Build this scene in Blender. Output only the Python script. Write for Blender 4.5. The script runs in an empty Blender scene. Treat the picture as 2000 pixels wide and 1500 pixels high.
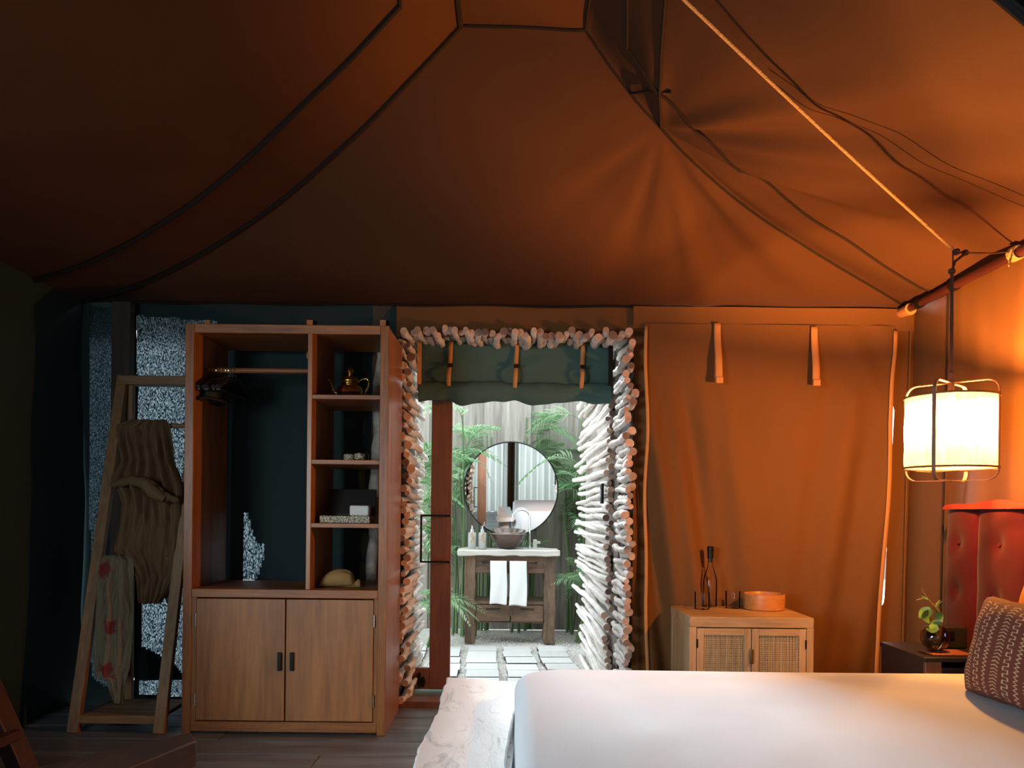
import bpy, bmesh, math, random
from math import sin, cos, pi, exp, sqrt, atan2, radians as R
from mathutils import Vector, Matrix, noise as mn
random.seed(7)
sc = bpy.context.scene
C = sc.collection

# ------------------------------------------------------------------ camera
F = 1560.0
ROLL = R(0.6)
cam = bpy.data.cameras.new('camera'); co = bpy.data.objects.new('camera', cam); C.objects.link(co)
cam.sensor_width = 36; cam.lens = 36 * F / 2000; cam.shift_y = 0.125
co.matrix_world = Matrix.Translation((0, 0, 1.10)) @ Matrix.Rotation(R(90), 4, 'X') @ Matrix.Rotation(ROLL, 4, 'Z')
cam.clip_start = 0.05
sc.camera = co

# ------------------------------------------------------------------ world, sun, area lights, exposure
w = bpy.data.worlds.new('world'); sc.world = w; w.use_nodes = True
bg = w.node_tree.nodes['Background']; bg.inputs[0].default_value = (0.80, 0.93, 1.0, 1); bg.inputs[1].default_value = 4.0
sl = bpy.data.lights.new('sun', 'SUN'); sl.energy = 7.2; sl.angle = R(12); sl.color = (0.91, 0.96, 1.0)
so = bpy.data.objects.new('sun', sl); C.objects.link(so)
so.rotation_euler = Vector((-0.16, 1, 0.37)).to_track_quat('Z', 'Y').to_euler()

def area(name, loc, look, sx, sy, power, col):
    l = bpy.data.lights.new(name, 'AREA'); l.shape = 'RECTANGLE'; l.size = sx; l.size_y = sy; l.energy = power; l.color = col
    o = bpy.data.objects.new(name, l); C.objects.link(o); o.location = loc
    o.rotation_euler = (Vector(loc) - Vector(look)).to_track_quat('Z', 'Y').to_euler()
    return o
# daylight on the curtained front entrance behind the camera
area('front_daylight', (0.0, -2.9, 1.6), (0.0, -1.7, 1.1), 3.0, 2.2, 135, (0.88, 0.96, 1.0))

# fill light added outside an invented opening in the left wall
wl_ = area('added_side_fill', (-2.62, -.1, 1.35), (-.9, 2.6, .45), 1.7, 1.1, 52, (0.80, 0.93, 1.0)); wl_.data.spread = R(120)

sc.view_settings.view_transform = 'Standard'; sc.view_settings.look = 'None'
sc.view_settings.exposure = 0.0; sc.view_settings.gamma = 1.0; sc.view_settings.use_curve_mapping = False
cy = sc.cycles
cy.use_denoising = True
try: cy.denoiser = 'OPENIMAGEDENOISE'
except Exception: pass
cy.max_bounces = 8; cy.diffuse_bounces = 5; cy.glossy_bounces = 4; cy.transmission_bounces = 8; cy.transparent_max_bounces = 12
cy.sample_clamp_indirect = 4.0; cy.caustics_reflective = False; cy.caustics_refractive = False

# ------------------------------------------------------------------ helpers
def at(px, py, Y):
    a, b = px - 1000, py - 1000
    dx = a * cos(ROLL) + b * sin(ROLL); dy = -a * sin(ROLL) + b * cos(ROLL)
    return Vector((dx * Y / F, Y, 1.10 - dy * Y / F))

class MB:
    def __init__(s): s.v = []; s.f = []; s.m = []; s.cur = 0
    def mat(s, i): s.cur = i; return s
    def add(s, vs, fs):
        n = len(s.v); s.v += [tuple(v) for v in vs]
        for f in fs: s.f.append(tuple(i + n for i in f)); s.m.append(s.cur)
        return s
    def box(s, a, b, M=None):
        (x0, y0, z0), (x1, y1, z1) = a, b
        vs = [(x0,y0,z0),(x1,y0,z0),(x1,y1,z0),(x0,y1,z0),(x0,y0,z1),(x1,y0,z1),(x1,y1,z1),(x0,y1,z1)]
        if M is not None: vs = [M @ Vector(v) for v in vs]
        return s.add(vs, [(0,3,2,1),(4,5,6,7),(0,1,5,4),(1,2,6,5),(2,3,7,6),(3,0,4,7)])
    def beam(s, p, q, wx, wy, up=(0, 0, 1)):
        p, q = Vector(p), Vector(q); d = (q - p); L = d.length; d.normalize()
        sx = d.cross(Vector(up))
        if sx.length < 1e-4: sx = d.cross(Vector((0, 1, 0)))
        sx.normalize(); sy = sx.cross(d)
        vs = []
        for c in (p, q):
            for (i, j) in ((-1,-1),(1,-1),(1,1),(-1,1)): vs.append(c + sx*i*wx/2 + sy*j*wy/2)
        return s.add(vs, [(0,1,2,3),(7,6,5,4),(0,4,5,1),(1,5,6,2),(2,6,7,3),(3,7,4,0)])
    def tube(s, pts, r, n=8, cap=True, closed=False):
        pts = [Vector(p) for p in pts]; k = len(pts)
        rs = r if isinstance(r, (list, tuple)) else [r] * k
        vs = []; prev = None
        for i, p in enumerate(pts):
            if closed: d = pts[(i+1) % k] - pts[i-1]
            else: d = pts[min(i+1, k-1)] - pts[max(i-1, 0)]
            d.normalize()
            if prev is None:
                u = d.cross(Vector((0, 0, 1)))
                if u.length < 1e-3: u = d.cross(Vector((1, 0, 0)))
            else: u = prev - d * prev.dot(d)
            u.normalize(); prev = u; v = d.cross(u)
            for j in range(n):
                a = 2*pi*j/n; vs.append(p + (u*cos(a) + v*sin(a)) * rs[i])
        fs = []
        for i in range(k if closed else k - 1):
            i2 = (i+1) % k
            for j in range(n):
                j2 = (j+1) % n; fs.append((i*n+j, i*n+j2, i2*n+j2, i2*n+j))
        if cap and not closed:
            fs.append(tuple(range(n-1, -1, -1))); fs.append(tuple((k-1)*n + j for j in range(n)))
        return s.add(vs, fs)
    def lathe(s, prof, c=(0, 0, 0), n=24, M=None):
        vs = []; c = Vector(c)
        for (r, z) in prof:
            for j in range(n):
                a = 2*pi*j/n; p = Vector((r*cos(a), r*sin(a), z))
                if M is not None: p = M @ p
                vs.append(c + p)
        fs = []
        for i in range(len(prof)-1):
            for j in range(n):
                j2 = (j+1) % n; fs.append((i*n+j, i*n+j2, (i+1)*n+j2, (i+1)*n+j))
        return s.add(vs, fs)
    def grid(s, fn, nu, nv, keep=None):
        vs = [fn(i/nu, j/nv) for j in range(nv+1) for i in range(nu+1)]
        fs = []
        for j in range(nv):
            for i in range(nu):
                if keep is None or keep((i+.5)/nu, (j+.5)/nv):
                    a = j*(nu+1)+i; fs.append((a, a+1, a+nu+2, a+nu+1))
        return s.add(vs, fs)
    def prism(s, poly, z0, z1):
        n = len(poly); vs = [(x, y, z0) for x, y in poly] + [(x, y, z1) for x, y in poly]
        fs = [tuple(range(n-1, -1, -1)), tuple(range(n, 2*n))] + [(i, (i+1) % n, n+(i+1) % n, n+i) for i in range(n)]
        return s.add(vs, fs)
    def mesh(s, name, mats, smooth=True, recalc=True):
        me = bpy.data.meshes.new(name); me.from_pydata(s.v, [], s.f)
        for m in (mats if isinstance(mats, (list, tuple)) else [mats]): me.materials.append(m)
        me.polygons.foreach_set('material_index', s.m)
        if recalc:
            bm = bmesh.new(); bm.from_mesh(me); bmesh.ops.recalc_face_normals(bm, faces=bm.faces); bm.to_mesh(me); bm.free()
        if smooth:
            me.polygons.foreach_set('use_smooth', [True]*len(me.polygons))
            try: me.set_sharp_from_angle(angle=R(40))
            except Exception: pass
        me.update(); return me
    def build(s, name, mats, parent=None, bevel=0, seg=2, solid=0, smooth=True, recalc=True):
        o = bpy.data.objects.new(name, s.mesh(name, mats, smooth, recalc)); C.objects.link(o)
        if parent is not None:
            o.parent = parent; o.matrix_parent_inverse = Matrix.Translation(parent.location).inverted() if parent.get('_e') else Matrix.Identity(4)
        if solid:
            md = o.modifiers.new('solid', 'SOLIDIFY'); md.thickness = solid; md.offset = 0
        if bevel:
            md = o.modifiers.new('bevel', 'BEVEL'); md.width = bevel; md.segments = seg; md.limit_method = 'ANGLE'
        return o

def thing(name, label, cat, loc=(0, 0, 0), group=None, kind=None):
    o = bpy.data.objects.new(name, None); C.objects.link(o); o.location = loc; o.empty_display_size = 0.05
    o['_e'] = 1
    return tag(o, label, cat, group, kind)
def tag(o, label=None, cat=None, group=None, kind=None):
    if label: o['label'] = label
    if cat: o['category'] = cat
    if group: o['group'] = group
    if kind: o['kind'] = kind
    return o
def struct(name, loc=(0, 0, 0), label=None):
    o = bpy.data.objects.new(name, None); C.objects.link(o); o.location = loc; o['_e'] = 1; o['kind'] = 'structure'
    if label: o['label'] = label
    return o
def inst(mesh, name, parent, M):
    o = bpy.data.objects.new(name, mesh); C.objects.link(o); o.parent = parent
    o.matrix_parent_inverse = Matrix.Translation(parent.location).inverted() if parent.get('_e') else Matrix.Identity(4)
    o.matrix_basis = M
    return o
def copy_tree(o, parent=None):
    c = o.copy(); C.objects.link(c)
    if parent is not None: c.parent = parent
    for ch in list(o.children): copy_tree(ch, c)
    return c
def shift_tree(o, d): o.location = Vector(o.location) + Vector(d)
def lerp(a, b, t): return a + (b - a) * t
def ss(a, b, x):
    t = min(1, max(0, (x - a) / (b - a))); return t*t*(3-2*t)
def interp(pts, x):
    if x <= pts[0][0]: return pts[0][1]
    for (x0, y0), (x1, y1) in zip(pts, pts[1:]):
        if x <= x1: return lerp(y0, y1, (x-x0)/(x1-x0))
    return pts[-1][1]
def nz(x, y, z=0): return mn.noise(Vector((x, y, z)))

# ------------------------------------------------------------------ materials
def newmat(name):
    m = bpy.data.materials.new(name); m.use_nodes = True; nt = m.node_tree
    return m, nt, nt.nodes['Principled BSDF'], nt.nodes['Material Output']
def c4(c): return (c[0], c[1], c[2], 1)
def simple(name, col, rough=0.6, metal=0, var=0.15, scale=8, bump=0.0, bscale=60, sheen=0, rnd=0.0, coat=0):
    m, nt, b, out = newmat(name); N = nt.nodes; L = nt.links
    tc = N.new('ShaderNodeTexCoord'); no = N.new('ShaderNodeTexNoise'); no.inputs['Scale'].default_value = scale; no.inputs['Detail'].default_value = 5
    L.new(tc.outputs['Object'], no.inputs['Vector'])
    mx = N.new('ShaderNodeMix'); mx.data_type = 'RGBA'
    mx.inputs['A'].default_value = c4([max(0, x*(1-var)) for x in col]); mx.inputs['B'].default_value = c4([min(1, x*(1+var)) for x in col])
    L.new(no.outputs['Fac'], mx.inputs['Factor']); res = mx.outputs['Result']
    if rnd:
        oi = N.new('ShaderNodeObjectInfo'); hs = N.new('ShaderNodeHueSaturation'); mr = N.new('ShaderNodeMapRange')
        mr.inputs['To Min'].default_value = 1-rnd; mr.inputs['To Max'].default_value = 1+rnd
        L.new(oi.outputs['Random'], mr.inputs['Value']); L.new(mr.outputs['Result'], hs.inputs['Value']); L.new(res, hs.inputs['Color']); res = hs.outputs['Color']
    L.new(res, b.inputs['Base Color'])
    b.inputs['Roughness'].default_value = rough; b.inputs['Metallic'].default_value = metal
    if sheen: b.inputs['Sheen Weight'].default_value = sheen
    if coat: b.inputs['Coat Weight'].default_value = coat
    if bump:
        n2 = N.new('ShaderNodeTexNoise'); n2.inputs['Scale'].default_value = bscale; n2.inputs['Detail'].default_value = 4; L.new(tc.outputs['Object'], n2.inputs['Vector'])
        bp = N.new('ShaderNodeBump'); bp.inputs['Strength'].default_value = bump; bp.inputs['Distance'].default_value = 0.01
        L.new(n2.outputs['Fac'], bp.inputs['Height']); L.new(bp.outputs['Normal'], b.inputs['Normal'])
    return m
def wood(name, dark, light, axis='Z', rough=0.5, gs=18, rnd=0.0, bump=0.15, stretch=0.08):
    m, nt, b, out = newmat(name); N = nt.nodes; L = nt.links
    tc = N.new('ShaderNodeTexCoord'); mp = N.new('ShaderNodeMapping')
    s = [1, 1, 1]; s['XYZ'.index(axis)] = stretch; mp.inputs['Scale'].default_value = s
    L.new(tc.outputs['Object'], mp.inputs['Vector'])
    vec = mp.outputs['Vector']
    oi = N.new('ShaderNodeObjectInfo'); va = N.new('ShaderNodeVectorMath'); va.operation = 'ADD'
    cx = N.new('ShaderNodeCombineXYZ'); mu = N.new('ShaderNodeMath'); mu.operation = 'MULTIPLY'; mu.inputs[1].default_value = 7.3
    L.new(oi.outputs['Random'], mu.inputs[0]); L.new(mu.outputs[0], cx.inputs[0]); L.new(mu.outputs[0], cx.inputs[1]); L.new(vec, va.inputs[0]); L.new(cx.outputs[0], va.inputs[1]); vec = va.outputs[0]
    n1 = N.new('ShaderNodeTexNoise'); n1.inputs['Scale'].default_value = gs; n1.inputs['Detail'].default_value = 8; n1.inputs['Roughness'].default_value = .65; n1.inputs['Distortion'].default_value = .6
    n2 = N.new('ShaderNodeTexNoise'); n2.inputs['Scale'].default_value = gs*7; n2.inputs['Detail'].default_value = 3
    L.new(vec, n1.inputs['Vector']); L.new(vec, n2.inputs['Vector'])
    ad = N.new('ShaderNodeMix'); ad.data_type = 'FLOAT'; ad.inputs['Factor'].default_value = .3
    L.new(n1.outputs['Fac'], ad.inputs['A']); L.new(n2.outputs['Fac'], ad.inputs['B'])
    cr = N.new('ShaderNodeValToRGB'); e = cr.color_ramp.elements
    e[0].position = .34; e[0].color = c4(dark); e[1].position = .66; e[1].color = c4(light)
    L.new(ad.outputs['Result'], cr.inputs['Fac']); res = cr.outputs['Color']
    if rnd:
        hs = N.new('ShaderNodeHueSaturation'); mr = N.new('ShaderNodeMapRange')
        mr.inputs['To Min'].default_value = 1-rnd; mr.inputs['To Max'].default_value = 1+rnd
        L.new(oi.outputs['Random'], mr.inputs['Value']); L.new(mr.outputs['Result'], hs.inputs['Value']); L.new(res, hs.inputs['Color']); res = hs.outputs['Color']
    L.new(res, b.inputs['Base Color']); b.inputs['Roughness'].default_value = rough
    bp = N.new('ShaderNodeBump'); bp.inputs['Strength'].default_value = bump; bp.inputs['Distance'].default_value = .004
    L.new(ad.outputs['Result'], bp.inputs['Height']); L.new(bp.outputs['Normal'], b.inputs['Normal'])
    return m
def fabric(name, col, var=0.12, weave=380, trans=0.0, tcol=None, rough=0.9, bump=0.25, stain=0.0, sheen=0.0):
    m, nt, b, out = newmat(name); N = nt.nodes; L = nt.links
    tc = N.new('ShaderNodeTexCoord')
    no = N.new('ShaderNodeTexNoise'); no.inputs['Scale'].default_value = 2.2; no.inputs['Detail'].default_value = 6; no.inputs['Roughness'].default_value = .6
    fi = N.new('ShaderNodeTexNoise'); fi.inputs['Scale'].default_value = weave; fi.inputs['Detail'].default_value = 2
    L.new(tc.outputs['Object'], no.inputs['Vector'])
    mp = N.new('ShaderNodeMapping'); mp.inputs['Scale'].default_value = (1, 1, .25); L.new(tc.outputs['Object'], mp.inputs['Vector']); L.new(mp.outputs['Vector'], fi.inputs['Vector'])
    mx = N.new('ShaderNodeMix'); mx.data_type = 'RGBA'
    mx.inputs['A'].default_value = c4([x*(1-var-stain) for x in col]); mx.inputs['B'].default_value = c4([min(1, x*(1+var)) for x in col])
    ad = N.new('ShaderNodeMix'); ad.data_type = 'FLOAT'; ad.inputs['Factor'].default_value = .5
    L.new(no.outputs['Fac'], ad.inputs['A']); L.new(fi.outputs['Fac'], ad.inputs['B']); L.new(ad.outputs['Result'], mx.inputs['Factor'])
    L.new(mx.outputs['Result'], b.inputs['Base Color']); b.inputs['Roughness'].default_value = rough
    b.inputs['Specular IOR Level'].default_value = .2
    if sheen: b.inputs['Sheen Weight'].default_value = sheen
    bp = N.new('ShaderNodeBump'); bp.inputs['Strength'].default_value = bump; bp.inputs['Distance'].default_value = .002
    L.new(fi.outputs['Fac'], bp.inputs['Height']); L.new(bp.outputs['Normal'], b.inputs['Normal'])
    if trans:
        t = N.new('ShaderNodeBsdfTranslucent'); t.inputs['Color'].default_value = c4(tcol or col)
        ms = N.new('ShaderNodeMixShader'); ms.inputs[0].default_value = trans
        L.new(b.outputs[0], ms.inputs[1]); L.new(t.outputs[0], ms.inputs[2]); L.new(ms.outputs[0], out.inputs['Surface'])
    return m
def glass(name, col=(1, 1, 1), rough=0.0, ior=1.45):
    m, nt, b, out = newmat(name); b.inputs['Base Color'].default_value = c4(col); b.inputs['Roughness'].default_value = rough
    b.inputs['Transmission Weight'].default_value = 1; b.inputs['IOR'].default_value = ior; return m
def pane_glass(name):
    m, nt, b, out = newmat(name); N = nt.nodes; L = nt.links
    t = N.new('ShaderNodeBsdfTransparent'); t.inputs[0].default_value = (.975, .985, .98, 1); g = N.new('ShaderNodeBsdfGlossy'); g.inputs['Roughness'].default_value = .02
    lw = N.new('ShaderNodeFresnel'); lw.inputs[0].default_value = 1.4
    ms = N.new('ShaderNodeMixShader'); L.new(lw.outputs[0], ms.inputs[0]); L.new(t.outputs[0], ms.inputs[1]); L.new(g.outputs[0], ms.inputs[2]); L.new(ms.outputs[0], out.inputs['Surface'])
    return m
def mesh_cloth(name, c0, c1, scale=260):
    # loosely woven netting: light leaks through as bright grains
    m, nt, b, out = newmat(name); N = nt.nodes; L = nt.links
    tc = N.new('ShaderNodeTexCoord'); mp = N.new('ShaderNodeMapping'); mp.inputs['Scale'].default_value = (1, 1, .45); L.new(tc.outputs['Object'], mp.inputs['Vector'])
    n = N.new('ShaderNodeTexNoise'); n.inputs['Scale'].default_value = scale; n.inputs['Detail'].default_value = 2; L.new(mp.outputs['Vector'], n.inputs['Vector'])
    cr = N.new('ShaderNodeValToRGB'); e = cr.color_ramp.elements; e[0].position = .44; e[0].color = c4(c0); e[1].position = .72; e[1].color = c4(c1)
    L.new(n.outputs['Fac'], cr.inputs['Fac'])
    t = N.new('ShaderNodeBsdfTranslucent'); L.new(cr.outputs['Color'], t.inputs['Color'])
    d = N.new('ShaderNodeBsdfDiffuse'); d.inputs['Color'].default_value = (.05, .07, .08, 1)
    ms = N.new('ShaderNodeMixShader'); ms.inputs[0].default_value = .6
    L.new(d.outputs[0], ms.inputs[1]); L.new(t.outputs[0], ms.inputs[2]); L.new(ms.outputs[0], out.inputs['Surface'])
    return m

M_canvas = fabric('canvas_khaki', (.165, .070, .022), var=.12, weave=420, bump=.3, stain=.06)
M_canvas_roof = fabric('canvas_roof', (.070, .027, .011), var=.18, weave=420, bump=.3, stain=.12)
M_canvas_dark = fabric('canvas_dark', (.022, .038, .043), var=.15, weave=420)
M_awning = fabric('awning_green', (.060, .115, .105), var=.12, weave=420)
M_tape = fabric('webbing_orange', (.55, .25, .09), var=.1, weave=300)
M_seam = fabric('seam_dark', (.018, .011, .009), var=.1, weave=300)
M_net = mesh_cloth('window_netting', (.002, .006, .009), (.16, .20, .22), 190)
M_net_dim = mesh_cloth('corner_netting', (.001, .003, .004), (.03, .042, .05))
M_ward = wood('wardrobe_teak', (.16, .05, .014), (.42, .165, .045), 'Z', .34, 14)
M_ward_h = wood('wardrobe_teak_rail', (.16, .05, .014), (.42, .165, .045), 'X', .45, 14)
M_ward_door = wood('wardrobe_door_veneer', (.22, .085, .026), (.47, .20, .06), 'Z', .45, 9, rnd=.08)
M_ladder = wood('ladder_teak', (.12, .055, .02), (.30, .16, .06), 'Z', .55, 14)
M_ladder_h = wood('ladder_teak_rung', (.12, .055, .02), (.30, .16, .06), 'X', .55, 14)
M_doorwood = wood('door_hardwood', (.13, .05, .025), (.27, .11, .055), 'Z', .35, 12)
M_floor = wood('floor_board_grey', (.065, .072, .08), (.23, .25, .28), 'X', .32, 10, rnd=.18)
M_cab = wood('cabinet_teak', (.30, .17, .08), (.60, .40, .21), 'X', .5, 12)
M_cab_v = wood('cabinet_teak_upright', (.30, .17, .08), (.60, .40, .21), 'Z', .5, 12)
M_cane = wood('woven_cane', (.42, .30, .16), (.72, .56, .33), 'Z', .6, 40)
M_cane_back = simple('cane_backing', (.20, .13, .07), .9)
M_vanity = wood('vanity_old_wood', (.055, .035, .024), (.22, .125, .075), 'Z', .75, 9, bump=.5, stretch=.2)
M_vanity_h = wood('vanity_old_rail', (.055, .035, .024), (.22, .125, .075), 'X', .75, 9, bump=.5, stretch=.2)
M_vtop = wood('vanity_weathered_top', (.42, .36, .31), (.75, .70, .65), 'X', .8, 8, bump=.4)
M_fence = wood('fence_board_weathered', (.16, .13, .11), (.48, .43, .37), 'Z', .85, 5, rnd=.25, bump=.5)
M_dark_fence = wood('post_dark', (.03, .022, .018), (.07, .05, .04), 'Z', .8, 8)
M_barkstick = simple('stick_bark_pale', (.72, .66, .61), .8, var=.35, scale=14, bump=.7, bscale=40, rnd=.14)
M_cutend = simple('stick_cut_end', (.55, .35, .25), .8, var=.35, scale=30, rnd=.35)
M_cutend2 = simple('stick_cut_end_dark', (.22, .13, .10), .85, var=.35, scale=30, rnd=.35)
M_bark = simple('tree_bark', (.42, .38, .33), .9, var=.75, scale=22, bump=1.0, bscale=30)
M_black = simple('black_metal', (.012, .012, .013), .35, metal=.6)
M_blackwood = simple('black_lacquer', (.018, .015, .015), .35, var=.1)
M_steel = simple('brushed_steel', (.75, .73, .70), .28, metal=1, var=.05)
M_chrome = simple('chrome', (.85, .85, .86), .08, metal=1, var=.02)
M_brass = simple('hammered_brass', (.62, .40, .12), .24, metal=1, var=.2, scale=25, bump=.5, bscale=45)
M_copper = simple('basin_metal', (.16, .115, .10), .22, metal=.85, var=.2, scale=6)
M_mirror = simple('mirror_glass', (.90, .93, .92), .0, metal=1, var=0)
M_glass = None
M_vase = glass('smoked_glass', (.55, .50, .46))
M_pane = pane_glass('door_glass'); M_glass = pane_glass('clear_glass'); M_glass.node_tree.nodes['Fresnel'].inputs[0].default_value = 1.22
M_linen = fabric('bed_linen_white', (.63, .67, .71), var=.04, weave=260, bump=.2)
M_bench = None
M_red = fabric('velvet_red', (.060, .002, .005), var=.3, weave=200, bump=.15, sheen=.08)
M_orange = fabric('cushion_ochre', (.62, .23, .03), var=.15, weave=200)
M_pink = fabric('cushion_blush', (.78, .50, .38), var=.08, weave=200)
M_slab = wood('slab_dark_wood', (.022, .013, .010), (.095, .048, .036), 'Y', .35, 6)
M_chair = wood('chair_red_wood', (.03, .008, .005), (.085, .022, .010), 'Z', .4, 8)
M_white_towel = fabric('towel_white', (.86, .84, .83), var=.03, weave=160, bump=.5)
M_gravel = simple('gravel_pale', (.70, .65, .60), .95, var=.45, scale=70, bump=1.0, bscale=110)
M_pebble = simple('pebble', (.66, .60, .54), .9, var=.3, scale=40)
M_paver = simple('concrete_paver', (.62, .60, .58), .85, var=.12, scale=9, bump=.3, bscale=60, rnd=.08)
M_leaf = None
M_stem = simple('palm_stem', (.10, .16, .06), .6, var=.3, scale=6)
M_soil = simple('soil_dark', (.07, .05, .04), .95, var=.4)
M_garm1 = fabric('garment_olive', (.14, .085, .042), var=.25, weave=260)
M_garm3 = fabric('garment_greygreen', (.075, .082, .065), var=.15, weave=260)
M_shade = None
M_rope = simple('rope_natural', (.62, .34, .12), .8, var=.2, scale=60, bump=.8, bscale=200)
M_cord = simple('cord_dark', (.05, .02, .015), .7)
M_rattan_ring = simple('lamp_hoop', (.22, .10, .05), .5)
M_pole = simple('pole_dark_red', (.045, .010, .009), .35, var=.2)
M_paper = simple('soap_white', (.82, .80, .76), .7, var=.05)
M_stone = simple('dispenser_stone', (.40, .40, .38), .6, var=.15, scale=20)
M_potleaf = simple('pothos_leaf', (.10, .22, .05), .4, var=.35, scale=18)

def leaf_material():
    m, nt, b, out = newmat('palm_leaf'); N = nt.nodes; L = nt.links
    oi = N.new('ShaderNodeObjectInfo'); cr = N.new('ShaderNodeValToRGB'); e = cr.color_ramp.elements
    e[0].color = (.16, .34, .14, 1); e[1].color = (.46, .62, .38, 1); L.new(oi.outputs['Random'], cr.inputs['Fac'])
    L.new(cr.outputs['Color'], b.inputs['Base Color']); b.inputs['Roughness'].default_value = .38
    t = N.new('ShaderNodeBsdfTranslucent'); L.new(cr.outputs['Color'], t.inputs['Color'])
    ms = N.new('ShaderNodeMixShader'); ms.inputs[0].default_value = .45
    L.new(b.outputs[0], ms.inputs[1]); L.new(t.outputs[0], ms.inputs[2]); L.new(ms.outputs[0], out.inputs['Surface']); return m
M_leaf = leaf_material()
def bench_material():
    m, nt, b, out = newmat('bench_bleached_wood'); N = nt.nodes; L = nt.links
    tc = N.new('ShaderNodeTexCoord'); mp = N.new('ShaderNodeMapping'); mp.inputs['Scale'].default_value = (1, .35, 1); mp.inputs['Rotation'].default_value = (0, 0, .5); L.new(tc.outputs['Object'], mp.inputs['Vector'])
    n = N.new('ShaderNodeTexNoise'); n.inputs['Scale'].default_value = 11; n.inputs['Detail'].default_value = 9; n.inputs['Roughness'].default_value = .68; n.inputs['Distortion'].default_value = 1.2
    L.new(mp.outputs['Vector'], n.inputs['Vector'])
    cr = N.new('ShaderNodeValToRGB'); e = cr.color_ramp.elements; e[0].position = .30; e[0].color = (.36, .39, .40, 1); e[1].position = .46; e[1].color = (.88, .87, .85, 1)
    L.new(n.outputs['Fac'], cr.inputs['Fac']); L.new(cr.outputs['Color'], b.inputs['Base Color']); b.inputs['Roughness'].default_value = .6
    bp = N.new('ShaderNodeBump'); bp.inputs['Strength'].default_value = .6; bp.inputs['Distance'].default_value = .01; L.new(n.outputs['Fac'], bp.inputs['Height']); L.new(bp.outputs['Normal'], b.inputs['Normal'])
    return m
M_bench = bench_material()
def shade_material():
    m, nt, b, out = newmat('lamp_gauze'); N = nt.nodes; L = nt.links
    tc = N.new('ShaderNodeTexCoord'); mp = N.new('ShaderNodeMapping'); mp.inputs['Scale'].default_value = (1, 1, .12); L.new(tc.outputs['Object'], mp.inputs['Vector'])
    n = N.new('ShaderNodeTexNoise'); n.inputs['Scale'].default_value = 90; n.inputs['Detail'].default_value = 4; L.new(mp.outputs['Vector'], n.inputs['Vector'])
    cr = N.new('ShaderNodeValToRGB'); e = cr.color_ramp.elements; e[0].position = .3; e[0].color = (.11, .10, .085, 1); e[1].position = .7; e[1].color = (.17, .16, .14, 1)
    L.new(n.outputs['Fac'], cr.inputs['Fac'])
    t = N.new('ShaderNodeBsdfTranslucent'); L.new(cr.outputs['Color'], t.inputs['Color'])
    d = N.new('ShaderNodeBsdfDiffuse'); L.new(cr.outputs['Color'], d.inputs['Color'])
    tr = N.new('ShaderNodeBsdfTransparent')
    m1 = N.new('ShaderNodeMixShader'); m1.inputs[0].default_value = .65; L.new(d.outputs[0], m1.inputs[1]); L.new(t.outputs[0], m1.inputs[2])
    m2 = N.new('ShaderNodeMixShader'); m2.inputs[0].default_value = .25; L.new(m1.outputs[0], m2.inputs[1]); L.new(tr.outputs[0], m2.inputs[2])
    L.new(m2.outputs[0], out.inputs['Surface']); return m
M_shade = shade_material()
def floral_material():
    m, nt, b, out = newmat('garment_floral'); N = nt.nodes; L = nt.links
    tc = N.new('ShaderNodeTexCoord'); mp = N.new('ShaderNodeMapping'); mp.inputs['Scale'].default_value = (1, .1, 1); L.new(tc.outputs['Object'], mp.inputs['Vector'])
    n = N.new('ShaderNodeTexNoise'); n.inputs['Scale'].default_value = 34; n.inputs['Detail'].default_value = 5
    L.new(mp.outputs['Vector'], n.inputs['Vector'])
    va = N.new('ShaderNodeVectorMath'); va.operation = 'MULTIPLY_ADD'; va.inputs[1].default_value = (.12, .12, .12)
    L.new(n.outputs['Color'], va.inputs[0]); L.new(mp.outputs['Vector'], va.inputs[2])
    last = None
    for (px, py) in ((207, 1112), (222, 1225), (222, 1305)):
        p = at(px, py, 4.02)
        d = N.new('ShaderNodeVectorMath'); d.operation = 'DISTANCE'; d.inputs[1].default_value = (p.x+.06, p.y*.1+.06, p.z+.06)
        L.new(va.outputs[0], d.inputs[0])
        if last is None: last = d.outputs['Value']
        else:
            mi = N.new('ShaderNodeMath'); mi.operation = 'MINIMUM'; L.new(last, mi.inputs[0]); L.new(d.outputs['Value'], mi.inputs[1]); last = mi.outputs[0]
    cr = N.new('ShaderNodeValToRGB'); e = cr.color_ramp.elements; e[0].position = .030; e[0].color = (.20, .025, .025, 1); e[1].position = .042; e[1].color = (.17, .14, .085, 1)
    L.new(last, cr.inputs['Fac']); L.new(cr.outputs['Color'], b.inputs['Base Color']); b.inputs['Roughness'].default_value = .9
    return m
M_floral = floral_material()
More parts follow.
